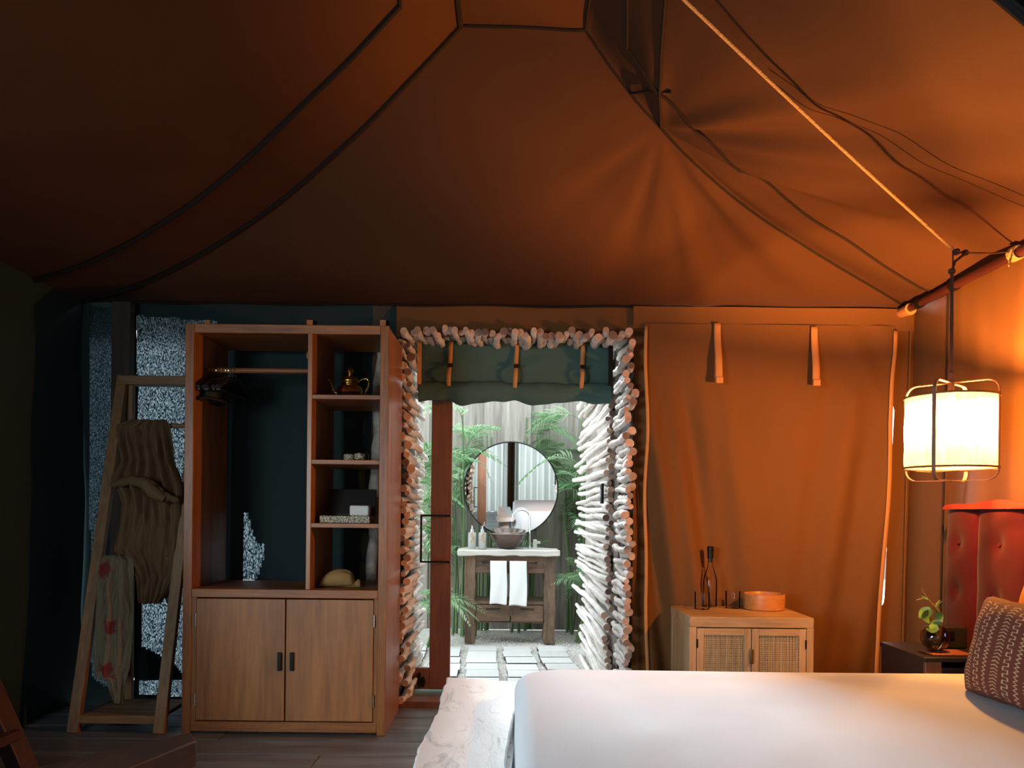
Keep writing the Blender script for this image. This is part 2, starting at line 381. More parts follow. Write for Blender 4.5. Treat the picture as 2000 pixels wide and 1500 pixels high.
def cushion_material():
    # rust cloth with pale printed zigzags and chevrons, in bands along the cushion's height
    m, nt, b, out = newmat('cushion_mudcloth'); N = nt.nodes; L = nt.links
    uv = N.new('ShaderNodeUVMap'); sp = N.new('ShaderNodeSeparateXYZ'); L.new(uv.outputs[0], sp.inputs[0])
    def mt(op, a, b_=None, c=None):
        n = N.new('ShaderNodeMath'); n.operation = op
        for k, x in enumerate((a, b_, c)):
            if x is None: continue
            if isinstance(x, (int, float)): n.inputs[k].default_value = x
            else: L.new(x, n.inputs[k])
        return n.outputs[0]
    U, V = sp.outputs[0], sp.outputs[1]
    cell = mt('MULTIPLY', U, 11.0); ci = mt('FLOOR', cell); cf = mt('FRACT', cell)
    odd = mt('MODULO', ci, 3.0)
    # zigzag line
    zz = mt('ADD', mt('MULTIPLY', mt('PINGPONG', mt('MULTIPLY', V, 26.0), .5), .7), .30)
    z1 = mt('LESS_THAN', mt('ABSOLUTE', mt('SUBTRACT', cf, zz)), .085)
    # chevrons
    ch = mt('FRACT', mt('ADD', mt('MULTIPLY', V, 30.0), mt('MULTIPLY', mt('ABSOLUTE', mt('SUBTRACT', cf, .5)), 1.4)))
    z2 = mt('MULTIPLY', mt('LESS_THAN', ch, .30), mt('LESS_THAN', mt('ABSOLUTE', mt('SUBTRACT', cf, .5)), .34))
    # meander
    sq = mt('LESS_THAN', mt('FRACT', mt('MULTIPLY', V, 16.0)), .5)
    me = mt('LESS_THAN', mt('ABSOLUTE', mt('SUBTRACT', cf, mt('ADD', mt('MULTIPLY', sq, .45), .28))), .07)
    hz = mt('MULTIPLY', mt('LESS_THAN', mt('ABSOLUTE', mt('SUBTRACT', mt('FRACT', mt('MULTIPLY', V, 32.0)), .5)), .42), 0.0)
    bars = mt('MULTIPLY', mt('LESS_THAN', mt('FRACT', mt('MULTIPLY', V, 32.0)), .16), mt('LESS_THAN', mt('ABSOLUTE', mt('SUBTRACT', cf, .505)), .26))
    z3 = mt('MAXIMUM', me, bars)
    is0 = mt('LESS_THAN', odd, .5); is2 = mt('GREATER_THAN', odd, 1.5); is1 = mt('SUBTRACT', 1.0, mt('ADD', is0, is2))
    tot = mt('ADD', mt('ADD', mt('MULTIPLY', is0, z1), mt('MULTIPLY', is1, z2)), mt('MULTIPLY', is2, z3))
    edge = mt('MULTIPLY', mt('LESS_THAN', mt('ABSOLUTE', mt('SUBTRACT', V, .5)), .44), mt('LESS_THAN', mt('ABSOLUTE', mt('SUBTRACT', U, .5)), .46))
    tot = mt('MULTIPLY', tot, edge)
    no = N.new('ShaderNodeTexNoise'); no.inputs['Scale'].default_value = 60; tc = N.new('ShaderNodeTexCoord'); L.new(tc.outputs['Object'], no.inputs['Vector'])
    tot = mt('MULTIPLY', tot, mt('ADD', mt('MULTIPLY', no.outputs['Fac'], .8), .35))
    mx = N.new('ShaderNodeMix'); mx.data_type = 'RGBA'; mx.inputs['A'].default_value = (.14, .035, .018, 1); mx.inputs['B'].default_value = (.62, .44, .28, 1); mx.clamp_factor = True
    L.new(tot, mx.inputs['Factor']); L.new(mx.outputs['Result'], b.inputs['Base Color']); b.inputs['Roughness'].default_value = .9
    return m
M_mud = cushion_material()
def emis(name, col, s):
    m, nt, b, out = newmat(name); b.inputs['Base Color'].default_value = c4(col); b.inputs['Emission Color'].default_value = c4(col); b.inputs['Emission Strength'].default_value = s; return m
M_bulb = emis('bulb_glow', (1.0, .62, .25), 18)
M_display = emis('display_blue', (.25, .5, 1.0), 2.0)
def carved_material():
    m, nt, b, out = newmat('inlay_box'); N = nt.nodes; L = nt.links
    tc = N.new('ShaderNodeTexCoord'); v = N.new('ShaderNodeTexVoronoi'); v.inputs['Scale'].default_value = 90; v.feature = 'DISTANCE_TO_EDGE'; L.new(tc.outputs['Object'], v.inputs['Vector'])
    cr = N.new('ShaderNodeValToRGB'); e = cr.color_ramp.elements; e[0].position = .06; e[0].color = (.10, .06, .03, 1); e[1].position = .16; e[1].color = (.68, .58, .38, 1)
    L.new(v.outputs['Distance'], cr.inputs['Fac']); L.new(cr.outputs['Color'], b.inputs['Base Color']); b.inputs['Roughness'].default_value = .5; return m
M_inlay = carved_material()

# ================================================================== SETTING
XL, XR, YB, YF, ZE = -2.45, 2.24, 4.5, -1.8, 2.262
XA0, XA1, YA, ZA = -0.24, 0.29, 3.38, 3.16
# ---- floor boards (run along X)
fl = struct('floor')
MB().box((XL-.1, YF-.1, -.10), (XR+.1, YB-.02, -.025)).build('subfloor', M_dark_fence, fl)
y = 4.46
random.seed(3)
bmesh_board = {}
while y > YF - .02:
    dz = random.uniform(-.0015, .0015)
    # each course is two boards butted end to end
    xs = random.uniform(-1.6, 1.6)
    for (a, b) in ((XL-.05, xs-.0015), (xs+.0015, XR+.05)):
        MB().box((a, y-.211, -.025), (b, y-.001, dz)).build('floor_board', M_floor, fl, bevel=.003, seg=1, smooth=False)
    y -= .218

# ---- ceiling
GR = [(0, 0), (.12, .075), (.25, .153), (.38, .235), (.5, .31), (.65, .43), (.815, .622), (.9, .77), (1, 1)]
GL = [(0, 0), (.12, .02), (.25, .063), (.38, .15), (.5, .25), (.62, .385), (.72, .525), (.86, .74), (1, 1)]
def smooth_interp(T, t):
    return sum(interp(T, min(1, max(0, t + d))) * w_ for d, w_ in ((-.06, .2), (-.03, .2), (0, .2), (.03, .2), (.06, .2))) if .06 < t < .94 else interp(T, t)
GP = Vector((0.652, 3.59))
def ceil_z(X, Y):
    v = (XR-X)/(XR-XA1) if X > 0.03 else (X-XL)/(XA0-XL)
    u = (YB-Y)/(YB-YA); w2 = (Y-YF)/(YB-YA)
    t = max(0, min(u, v, w2, 1))
    k = ss(-.6, .6, X)
    z = ZE + (ZA-ZE) * lerp(smooth_interp(GL, t), smooth_interp(GR, t), k)
    # fabric gathered at a point of the right hip: folds radiate from it
    d = Vector((X, Y)) - GP; r = d.length
    if r < 1.6:
        th = atan2(d.y, d.x)
        k_ = ss(-.2, .9, cos(th-.15)); dc = .30+.26*k_; amp = (.042+.045*k_) * (r/dc) * exp(-r/dc) * ss(0, .03, t)
        z += amp * (sin(8*th + .6 + .5*r) * .6 + sin(15*th + 1.3 - .8*r) * .32*ss(.05, .25, r) + .20*k_*sin(26*th + .7 + .5*sin(r*5))*ss(.15, .4, r))
    # slack folds
    e = ss(0, .12, t)
    z += e * (.012*nz(X*1.1+2, Y*2.3) + .006*nz(X*3.1, Y*4.0+5))
    return z
ce = struct('ceiling')
mb = MB()
def cpt(u, v):
    X = lerp(XL, XR, u); Y = lerp(YF, YB, v); return (X, Y, ceil_z(X, Y))
mb.grid(cpt, 220, 330)
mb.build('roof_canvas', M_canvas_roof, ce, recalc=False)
MB().grid(lambda u, v: (lerp(XL-.15, XR+.15, u), lerp(YF-.15, YB+.15, v), max(ceil_z(min(XR, max(XL, lerp(XL-.15, XR+.15, u))), min(YB, max(YF, lerp(YF-.15, YB+.15, v)))), ZE) + .12), 90, 120).build('roof_fly', M_canvas_dark, ce)
for nm_, a_, b_ in (('eave_leak_block', (XL-.5, YF-.5, ZE-.25), (XL-.12, YB+.6, ZE+.05)), ('eave_leak_block', (XR+.10, YF-.5, ZE-.25), (XR+.5, YB+.6, ZE+.05)), ('eave_leak_block', (XL-.3, YB+.12, ZE-.05), (XR+.3, YB+.5, ZE+.06)), ('eave_leak_block', (XL-.3, YF-.5, ZE-.2), (XR+.3, YF-.12, ZE+.06))):
    MB().box(a_, b_).build(nm_, M_canvas_dark, ce)  # unseen boxes added to stop light leaking in at the eaves
def seam(pts, r=.006, dz=-.006, mat=M_seam, nm='seam'):
    zz = [ceil_z(x, y)+dz for x, y in pts]
    for _ in range(6 if len(pts) > 10 else 0): zz = [zz[0]] + [min(b_, (a_+2*b_+c_)/4+.002) for a_, b_, c_ in zip(zz, zz[1:], zz[2:])] + [zz[-1]]
    MB().tube([(x, y, z_) for (x, y), z_ in zip(pts, zz)], r, 6).build(nm, mat, ce)
def line2(a, b, n=40): return [(lerp(a[0], b[0], i/n), lerp(a[1], b[1], i/n)) for i in range(n+1)]
seam(line2((XR, YB), (XA1, YA)))
seam(line2((XL, YB), (XA0, YA)), .013)
seam(line2((XA0, YA), (XA0, YF+1.2)), .013)
seam(line2((XA1, YA), (XA1, YF+1.2)))
seam(line2((XA0, YA), (XA1, YA)), .007)
# second row of stitching half a hand inside each hip: the doubled strip
seam(line2((XR, YB-.30), (XA1+.16, YA-.12)) , .006)
seam(line2((XA1+.16, YA-.12), (XA1+.05, YA-.9)), .006)
seam(line2((XL, YB-.42), (-.44, 3.0)), .013)
seam(line2((-.44, 3.0), (-.36, 2.2)), .008)
seam([(GP.x, GP.y), (.60, 3.35), (.56, 3.1), (.52, 2.8)], .006)
seam([(.50, 3.50), (.56, 3.38), (.64, 3.30)], .006)
for a, b in (((.95, 2.9), (2.2, 3.2)), ((.9, 2.84), (2.2, 3.13))):
    seam(line2(a, b), .0025, -.001, M_canvas_roof, 'stitched_hem')

# ---- back wall
def wall_grid(name, x0f, x1f, z0, z1, Y, mat, parent, nu, nv, wob=None, hole=None, solid=0):
    def fn(u, v):
        z = lerp(z0, z1, v); x = lerp(x0f(z), x1f(z), u)
        return (x, Y + (wob(x, z) if wob else 0), z)
    def keep(u, v):
        if hole is None: return True
        z = lerp(z0, z1, v); return not hole(lerp(x0f(z), x1f(z), u), z)
    return MB().grid(fn, nu, nv, keep).build(name, mat, parent, recalc=False, solid=solid)
wb = struct('wall_back')
DX0, DX1, DZ = -.66, .68, 2.10     # door opening in the canvas
def X_(px, py=1000, Y=YB): return at(px, py, Y).x
def Z_(py, px=1000, Y=YB): return at(px, py, Y).z
def inpoly(x, z, P):
    c = False; n = len(P)
    for i in range(n):
        (x1, z1), (x2, z2) = P[i], P[(i+1) % n]
        if (z1 > z) != (z2 > z) and x < (x2-x1)*(z-z1)/(z2-z1)+x1: c = not c
    return c
win_poly = [(at(px, py, YB).x, at(px, py, YB).z) for px, py in ((263, 614), (420, 626), (420, 1150), (352, 1362), (270, 1358), (270, 1330), (352, 1330), (352, 1316), (310, 1282), (276, 1262), (270, 1000))]
cor_poly = [(at(px, py, YB).x, at(px, py, YB).z) for px, py in ((172, 600), (190, 585), (218, 592), (222, 760), (205, 1000), (190, 1200), (240, 1290), (262, 1330), (200, 1345), (172, 1320), (170, 1000))]
pat_poly = [(at(px, py, YB+.02).x, at(px, py, YB+.02).z) for px, py in ((476, 1000), (484, 1004), (494, 1046), (506, 1066), (516, 1062), (512, 1098), (498, 1134), (474, 1134))]
def wl_wob(x, z): return .014*sin(x*13 + .9*sin(z*2.1)) * ss(2.2, 1.6, z) + .01*nz(x*4, z*2)
wall_grid('canvas_panel', lambda z: XL-.1, lambda z: DX0, -.02, ZE, YB+.02, M_canvas_dark, wb, 150, 170, wl_wob,
          lambda x, z: inpoly(x, z, win_poly) or inpoly(x, z, cor_poly) or inpoly(x, z, pat_poly))
wall_grid('header_panel', lambda z: DX0-.002, lambda z: DX1+.002, DZ-.02, ZE, YB, M_canvas, wb, 30, 8, lambda x, z: .006*sin(x*5))
# canvas seam and piping over the door
MB().tube([(lerp(XL, XR, i/60), YB-.012, ZE-.004+.004*sin(i*.7)) for i in range(61)], .007, 6).build('piping', M_seam, wb)
MB().tube([(lerp(DX0-.02, DX1+.35, i/40), YB-.02, ZE+.004+.035*sin(pi*i/40)**.8 if 0 < i < 40 else ZE+.004) for i in range(41)], .005, 6).build('piping', M_seam, wb)
# right of the door: fixed strip, curtain panel, fixed strip in the corner
x_cl = lambda z: X_(1258, 1000-(z-1.1)*F/YB, YB-.03)
x_cr = lambda z: interp([(0.25, X_(1706)), (1.0, X_(1716)), (1.7, X_(1727)), (2.15, X_(1737))], z) + .0
wall_grid('canvas_strip', lambda z: DX1, lambda z: x_cl(z)+.03, -.02, ZE, YB, M_canvas, wb, 12, 60, lambda x, z: .012*sin(x*60+z*1.5)*ss(2.2, 1.9, z))
gap = lambda z: -.03 + .084*ss(.50, .62, z)*ss(1.80, 1.70, z)
wall_grid('canvas_strip', lambda z: x_cr(z)+gap(z), lambda z: XR+.12, -.02, ZE, YB+.005, M_canvas, wb, 14, 80, lambda x, z: .006*nz(x*6, z*2))
def cur_wob(x, z):
    u = (x-x_cl(z))/(x_cr(z)-x_cl(z)); dn = ss(2.1, 1.3, z)
    # folds fall from the upper left towards the middle, shallower ones to the right
    a = .045*sin(2*pi*(u*3.3 - (2.1-z)*.55 - .1)) * dn * ss(.62, .1, u)
    b = .026*sin(2*pi*(u*5.2 + (2.1-z)*.45 + .2)) * dn * ss(.45, .9, u)
    c = .018*sin(2*pi*(u*9 - (2.1-z)*.9)) * dn * ss(.5, .0, u)
    d = .010*nz(u*5+3, z*1.6) + .003*nz(u*17, z*9)
    e = .006*sin(2*pi*(u*7+(z-2.1)*2.8)) * ss(1.5, 2.05, z)*ss(.6, 1, u)
    return a + b + c + d*dn + e - .02*dn
wcur = wall_grid('curtain_panel', x_cl, x_cr, -.02, 2.16, YB-.045, M_canvas, wb, 180, 150, cur_wob)
wall_grid('curtain_header', lambda z: x_cl(z)-.06, lambda z: XR-.005, 2.135, ZE-.004, YB-.035, M_canvas, wb, 60, 6, lambda x, z: .005*sin(x*9))
def edge_tape(xf, z0, z1, wd, dy, n=60):
    mb = MB()
    def fn(u, v):
        z = lerp(z0, z1, v); return (xf(z)+(u-.5)*wd, YB-.052 + cur_wob(xf(z), z)*.9 + dy, z)
    mb.grid(fn, 2, n); return mb.build('edge_tape', M_tape, wb, solid=.004)
edge_tape(lambda z: x_cl(z)+.005+.004*sin(z*9), 0, 2.14, .018, -.01)
edge_tape(lambda z: x_cr(z)-.004+.003*sin(z*7), 0, 2.13, .022, -.01)
# ---- netting behind the holes in the left canvas
wn = struct('window_1')
wall_grid('netting', lambda z: X_(255), lambda z: X_(430), .0, 2.2, YB+.06, M_net, wn, 40, 60, lambda x, z: .012*sin(x*22+z*.6)+.008*nz(x*9, z*5))
wall_grid('frame_strip', lambda z: X_(255), lambda z: X_(264), .05, Z_(612, 260), YB-.01, M_seam, wn, 2, 20, None, None, .006)
wn2 = struct('window_2')
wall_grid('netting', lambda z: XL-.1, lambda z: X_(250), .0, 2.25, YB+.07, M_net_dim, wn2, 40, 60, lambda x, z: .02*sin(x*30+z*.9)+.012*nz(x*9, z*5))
wn3 = struct('window_3')
MB().grid(lambda u, v: (lerp(X_(465), X_(530), u), YB+.05, lerp(Z_(1140), Z_(995), v)), 6, 10).build('netting', M_net, wn3)
# ---- side and front walls
wl = struct('wall_left')
def wside(Xw):
    def fn(u, v):
        Y = lerp(YF, YB+.02, u); z = lerp(-.02, ZE, v)
        return (Xw + .022*sin(Y*7 + .8*sin(z*2))*ss(2.2, 1.4, z) + .015*nz(Y*3, z*3), Y, z)
    return fn
MB().grid(wside(XL+.01), 160, 50, lambda u, v: not (-1.0 < lerp(YF, YB, u) < .8 and .75 < lerp(0, ZE, v) < 1.95)).build('canvas_panel', M_canvas_dark, wl, recalc=False)  # opening added out of view to admit the side fill light
wr = struct('wall_right')
def wright(u, v):
    Y = lerp(YF, YB+.02, u); z = lerp(-.02, ZE, v)
    f = .010*sin(Y*8+.5)*ss(2.2, 1.2, z) + .010*nz(Y*2.2, z*2.2)
    if 3.0 < Y < 4.06: f += -.012 + .008*sin(Y*14+z)
    return (XR + .02 - .035*ss(2.2, 0, z) + f, Y, z)
MB().grid(wright, 200, 50).build('canvas_panel', M_canvas, wr, recalc=False)
MB().tube([(XR-.02-.03*(1-i/20), 4.085, lerp(0, ZE-.02, i/20)) for i in range(21)], .005, 6).build('seam', M_seam, wr)
MB().tube([(XR-.012-.035*(1-i/20), YB-.02, lerp(0, ZE-.02, i/20)) for i in range(21)], .008, 6).build('corner_piping', M_canvas, wr)
wf = struct('wall_front')
wall_grid('canvas_panel', lambda z: XL, lambda z: XR, -.02, ZE, YF, M_canvas, wf, 60, 30, None, lambda x, z: -1.15 < x < 1.15 and z < 2.1)

# ================================================================== STICK CLADDING
def stick_mesh(seed, dark=False):
    rr = random.Random(seed); n = 9; k = 9; mb = MB()
    ph = [rr.uniform(0, 6) for _ in range(4)]
    pts = []; rad = []
    for i in range(k):
        t = i/(k-1)
        pts.append((.006*sin(t*7+ph[0]) + .003*sin(t*19+ph[1]), t, .006*sin(t*6+ph[2]) + .003*sin(t*17+ph[3])))
        rad.append(.0185*(1+.10*sin(t*23+ph[1])+.08*sin(t*11+ph[3])) * lerp(1.04, .92, t))
    mb.tube(pts, rad, n, cap=False)
    nv = k*n
    mb.mat(1); mb.f.append(tuple(range(n-1, -1, -1))); mb.m.append(1); mb.f.append(tuple(nv-n+j for j in range(n))); mb.m.append(1)
    return mb.mesh('stick', [M_barkstick, M_cutend2 if dark else M_cutend])
STK = [stick_mesh(i, i % 4 == 3) for i in range(12)]
def put_stick(parent, x, z, y0, L, sc_=1.0, tilt=(0, 0)):
    M = Matrix.Translation((x, y0, z)) @ Matrix.Rotation(tilt[0], 4, 'X') @ Matrix.Rotation(tilt[1], 4, 'Z') @ Matrix.Rotation(random.uniform(0, 6), 4, 'Y') @ Matrix.Diagonal((sc_, L, sc_, 1))
    return inst(random.choice(STK), 'stick', parent, M)
random.seed(11)
def column(name, x, z0, z1, y0, L, step=.0345, jx=.022, jy=.04, side=1):
    t = struct(name); z = z0; i = 0
    while z < z1:
        s = random.uniform(.78, 1.22)
        jj = random.uniform(-jx, jx) + (side*.018 if i % 2 else 0)
        put_stick(t, x + jj, z, y0 + random.uniform(-jy, jy), L*random.uniform(.92, 1.05), s, (random.uniform(-.03, .03), random.uniform(-.025, .025)))
        z += step*s*1.02; i += 1
    return t
# left jamb, right jamb (room side), lintel
j1 = column('trim_1', -.592, .02, 2.06, 4.43, .62, side=-1)
j2 = column('trim_2', .635, .02, 2.06, 4.40, .50, side=1)
j3 = struct('trim_3')
x = -.60
while x < .64:
    s = random.uniform(.8, 1.2)
    put_stick(j3, x, 2.085+random.uniform(-.012, .022), 4.40+random.uniform(-.04, .03), .42, s, (random.uniform(-.05, .02)+.02, random.uniform(-.04, .04)))
    x += .0345*s
# dark boards the sticks are fixed to
MB().box((-.80, 4.52, -.15), (-.63, 5.15, 2.3)).build('backing_board', M_dark_fence, j1)
MB().box((.68, 4.52, -.15), (.84, 5.1, 2.3)).build('backing_board', M_dark_fence, j2)
MB().box((-.8, 4.53, 2.125), (.84, 5.0, 2.3)).build('backing_board', M_dark_fence, j3)
# garden stick walls running away from the door
gw = column('wall_garden_right', .612, -.13, 2.5, 5.08, 2.05, jx=.014, jy=.05)
MB().box((.655, 5.12, -.15), (.76, 7.1, 2.55)).build('backing_board', M_vtop, gw)
gl_ = column('wall_garden_left', -.655, -.13, 2.2, 5.1, .75, jx=.014, jy=.05, side=-1)
MB().box((-.80, 5.16, -.15), (-.70, 5.8, 2.25)).build('backing_board', M_vtop, gl_)
# black switch plate on the stick wall
sw = thing('light_switch', 'small black switch plate fixed among the pale sticks right of the doorway', 'switch', (.585, 5.2, 1.2))
MB().box((.572, 5.13, 1.16), (.590, 5.21, 1.29)).build('plate', M_black, sw, bevel=.003)
MB().box((.568, 5.155, 1.20), (.574, 5.185, 1.25)).build('rocker', M_steel, sw, bevel=.001)

# ================================================================== DOOR LEAF
d1 = struct('door_1', (-.4, 4.7, 0))
yd = 4.82
sx0, sx1 = at(840, 1200, yd).x, at(880, 1200, yd).x
MB().box((sx0, yd-.022, .03), (sx1, yd+.022, 2.1)).build('stile', M_doorwood, d1, bevel=.003)
MB().box((-.66, yd-.02, .03), (sx0, yd+.02, .155)).build('bottom_rail', M_doorwood, d1, bevel=.003)
MB().box((-.66, yd-.02, 1.98), (sx0, yd+.02, 2.1)).build('top_rail', M_doorwood, d1, bevel=.003)
MB().box((-.66, yd-.003, .155), (sx0, yd+.003, 1.98)).build('glass_pane', M_pane, d1)
hz0, hz1 = at(850, 1097, 4.75).z, at(850, 1007, 4.75).z; hx0, hx1 = at(821, 1050, 4.75).x, at(880, 1050, 4.75).x
h = MB()
h.box((hx0, 4.73, hz0), (hx0+.012, 4.745, hz1)); h.box((hx0, 4.73, hz0-.006), (hx1, 4.745, hz0+.006)); h.box((hx0, 4.73, hz1-.006), (hx1, 4.745, hz1+.006))
h.box((hx1-.014, 4.73, hz0-.006), (hx1-.002, 4.80, hz0+.006)).box((hx1-.014, 4.73, hz1-.006), (hx1-.002, 4.80, hz1+.006))
h.build('handle', M_black, d1, bevel=.002)
lt = MB()
for dx in (0, .022): lt.tube([(-.545+dx, yd-.03, .045), (-.545+dx, yd-.03, .13-dx)], .007, 10)
lt.box((-.56, yd-.03, .06), (-.51, yd-.02, .09)); lt.build('bolt', M_black, d1)
th = struct('trim_4', label=None)
MB().box((-.68, 4.46, -.02), (.70, 4.60, .035)).build('threshold', M_doorwood, th, bevel=.004)
MB().box((-.68, 4.60, -.15), (.70, 5.02, .012)).build('sill_step', M_floor, th, bevel=.004)

# rolled blind over the doorway
bl = thing('door_blind', 'dark green canvas blind rolled up at the top of the doorway', 'blind', (0, 4.66, 1.95))
bx0, bx1 = -.552, .570
def blind(u, v):
    X = lerp(bx0, bx1, u); zt = 2.10; Y0 = 4.68
    n = nz(u*7+1, v*2)
    tie = min(abs(X-q) for q in (-.38, .01, .395)); pinch = exp(-(tie/.05)**2)
    if v < .45:
        t = v/.45; z = lerp(zt, 1.885+.012*n, t); return (X, Y0 - .01*sin(X*14)*t + .012*nz(X*6, t*3), z)
    t = (v-.45)/.55; a = t*1.6*pi
    rr_ = .058*(1-.22*pinch)*(1+.28*nz(X*5, 3))
    return (X, Y0+.0 - rr_*(sin(a)) + .006*nz(X*20, a), 1.845 + .010*nz(X*4, 8) - .012 + rr_*(cos(a)-.6)*1.05 + .006*nz(X*14, a))
MB().grid(blind, 120, 60).build('canvas_roll', M_awning, bl, recalc=False, solid=.004)
for q in (-.548, .566): MB().box((q-.012, 4.64, 1.80), (q+.012, 4.66, 2.10)).build('side_tape', M_tape if q < 0 else M_seam, bl)
for q in (-.365, .02, .405):
    mb = MB(); pts = []
    for i in range(15):
        t = i/14; pts.append((q - .012*t, lerp(2.09, 1.785, t), 4.655 - .055*sin(pi*ss(.35, 1, t))*.9))
    mb.grid(lambda u, v: (pts[min(14, int(round(v*14)))][0]+(u-.5)*.024, pts[min(14, int(round(v*14)))][2], pts[min(14, int(round(v*14)))][1]), 1, 14)
    s_ = mb.build('tie_strap', M_tape, bl, solid=.004)
    MB().box((q-.018, 4.612, 1.935), (q+.014, 4.63, 1.955)).build('buckle', M_seam, s_)

# ================================================================== GARDEN
gr = struct('ground')
MB().grid(lambda u, v: (lerp(-9, 9, u), lerp(4.3, 16, v), -.175 + .012*nz(u*60, v*40)), 90, 70).build('gravel_bed', M_gravel, gr)
MB().grid(lambda u, v: (lerp(-14, 14, u), lerp(-12, 30, v), -.22), 2, 2).build('earth', M_soil, gr)
random.seed(5)
mb = MB()
for i in range(7000):
    X = random.uniform(-1.1, 1.0); Y = random.uniform(5.2, 8.4) ; r = random.uniform(.004, .010)
    z = -.168; a = random.uniform(0, 3)
    mb.add([(X+r*cos(a), Y+r*sin(a), z), (X-r*sin(a), Y+r*cos(a), z), (X-r*cos(a), Y-r*sin(a), z), (X+r*sin(a), Y-r*cos(a), z), (X, Y, z+r*.9)], [(0,1,4), (1,2,4), (2,3,4), (3,0,4)])
pb = mb.build('pebbles', M_pebble, gr, smooth=False); pb['kind'] = 'stuff'
pv = struct('floor_garden_path')
pv.location = (0, 0, 0)
random.seed(9)
pm = MB().box((-.126, -.126, -.03), (.126, .126, .012)).mesh('paver', [M_paver, simple('paver_shade_edge', (.10, .085, .075), .95, var=.4, scale=30)], smooth=False)  # dark side faces paint in the shade between paver rows
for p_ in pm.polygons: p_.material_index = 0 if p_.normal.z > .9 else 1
rot = Matrix.Rotation(R(2.4), 4, 'Z')
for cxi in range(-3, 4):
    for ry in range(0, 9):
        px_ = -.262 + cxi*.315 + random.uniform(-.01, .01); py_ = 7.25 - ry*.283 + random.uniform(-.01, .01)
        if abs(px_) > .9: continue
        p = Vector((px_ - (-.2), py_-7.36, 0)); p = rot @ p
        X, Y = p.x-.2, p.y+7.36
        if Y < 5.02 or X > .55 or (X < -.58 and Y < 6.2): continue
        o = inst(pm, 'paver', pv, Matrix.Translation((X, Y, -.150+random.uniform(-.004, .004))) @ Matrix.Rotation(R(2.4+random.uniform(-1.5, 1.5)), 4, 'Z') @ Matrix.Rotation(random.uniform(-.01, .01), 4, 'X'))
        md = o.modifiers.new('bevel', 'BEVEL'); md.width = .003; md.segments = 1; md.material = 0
for cxi in range(-2, 3):
    q = rot @ Vector((-.262 + cxi*.315 + .2, -1.1, 0)); X0 = q.x-.2
    if X0 < -.45 or X0 > .55: continue
    MB().box((-.112, -1.2, -.03), (.112, 1.2, 0), Matrix.Translation((X0, 6.26, -.166)) @ rot).build('gap_shade_bed', M_soil, pv)  # dark strips added under the pavers to paint shade into the row gaps
# fence
fe = thing('garden_fence', 'weathered grey plank fence closing the garden behind the washstand', 'fence', (0, 8.7, -.15))
x = -1.75
random.seed(21)
while x < 2.5:
    wdt = random.uniform(.19, .24)
    MB().box((x, 8.62+.012*(int(x*37) % 2)+random.uniform(-.004, .004), -.17), (x+wdt+.004, 8.66, 2.36+random.uniform(-.04, .04))).build('plank', M_fence, fe, bevel=.004, seg=1, smooth=False)
    x += wdt
for z in (.4, 1.9): MB().box((-1.75, 8.67, z), (2.5, 8.72, z+.09)).build('rail', M_fence, fe)
y = 7.15; fr = thing('side_fence', 'weathered plank fence on the right side of the garden beyond the stick wall', 'fence', (1.1, 7.9, -.15))
while y < 8.6:
    MB().box((1.15, y, -.17), (1.18, y+.205, 2.15)).build('plank', M_fence, fr, bevel=.004, seg=1, smooth=False); y += .21

# palms
def frond_mesh(seed, L=1.0, n=20, droop=.5, leaf=.30, wl_=.013):
    rr = random.Random(seed); mb = MB(); pts = []
    for i in range(12):
        t = i/11; pts.append(Vector((L*(t*.85), 0, L*(.75*t - droop*t*t*1.15))))
    mb.mat(1); mb.tube(pts, [lerp(.006, .0015, i/11) for i in range(12)], 5)
    mb.mat(0)
    for i in range(n):
        t = .18 + .82*i/(n-1); k = min(10, int(t*11)); p = pts[k].lerp(pts[k+1], t*11-k) if k < 11 else pts[-1]
        d = (pts[k+1]-pts[k]).normalized(); ll = leaf*(sin(pi*min(1, .25+.75*t))**.6)*(1-.45*t)
        for s in (-1, 1):
            a = R(rr.uniform(38, 56)); side = Vector((0, s, 0)); dirv = (d*cos(a)+side*sin(a)+Vector((0, 0, rr.uniform(-.05, .22)))).normalized()
            nrm = dirv.cross(Vector((0, 0, 1))); nrm.normalize(); nrm = nrm*wl_
            m1 = p+dirv*ll*.45+Vector((0, 0, -.02*ll)); m2 = p+dirv*ll*.8+Vector((0, 0, -.12*ll)); e = p+dirv*ll+Vector((0, 0, -.28*ll))
            up = Vector((0, 0, .35*wl_))
            mb.add([p-nrm*.3, p+nrm*.3, m1-nrm+up, m1, m1+nrm+up, m2-nrm*.7, m2+nrm*.7, e], [(0, 1, 3), (0, 3, 2), (1, 4, 3), (2, 3, 5), (3, 4, 6), (3, 6, 5), (5, 6, 7)])
    return mb.mesh('frond', [M_leaf, M_stem], smooth=False, recalc=False)
FRM = [frond_mesh(i, 1.0, 17+i % 3, .45+.12*i, .40-.012*i, .0125+.001*(i % 3)) for i in range(7)]
random.seed(31)
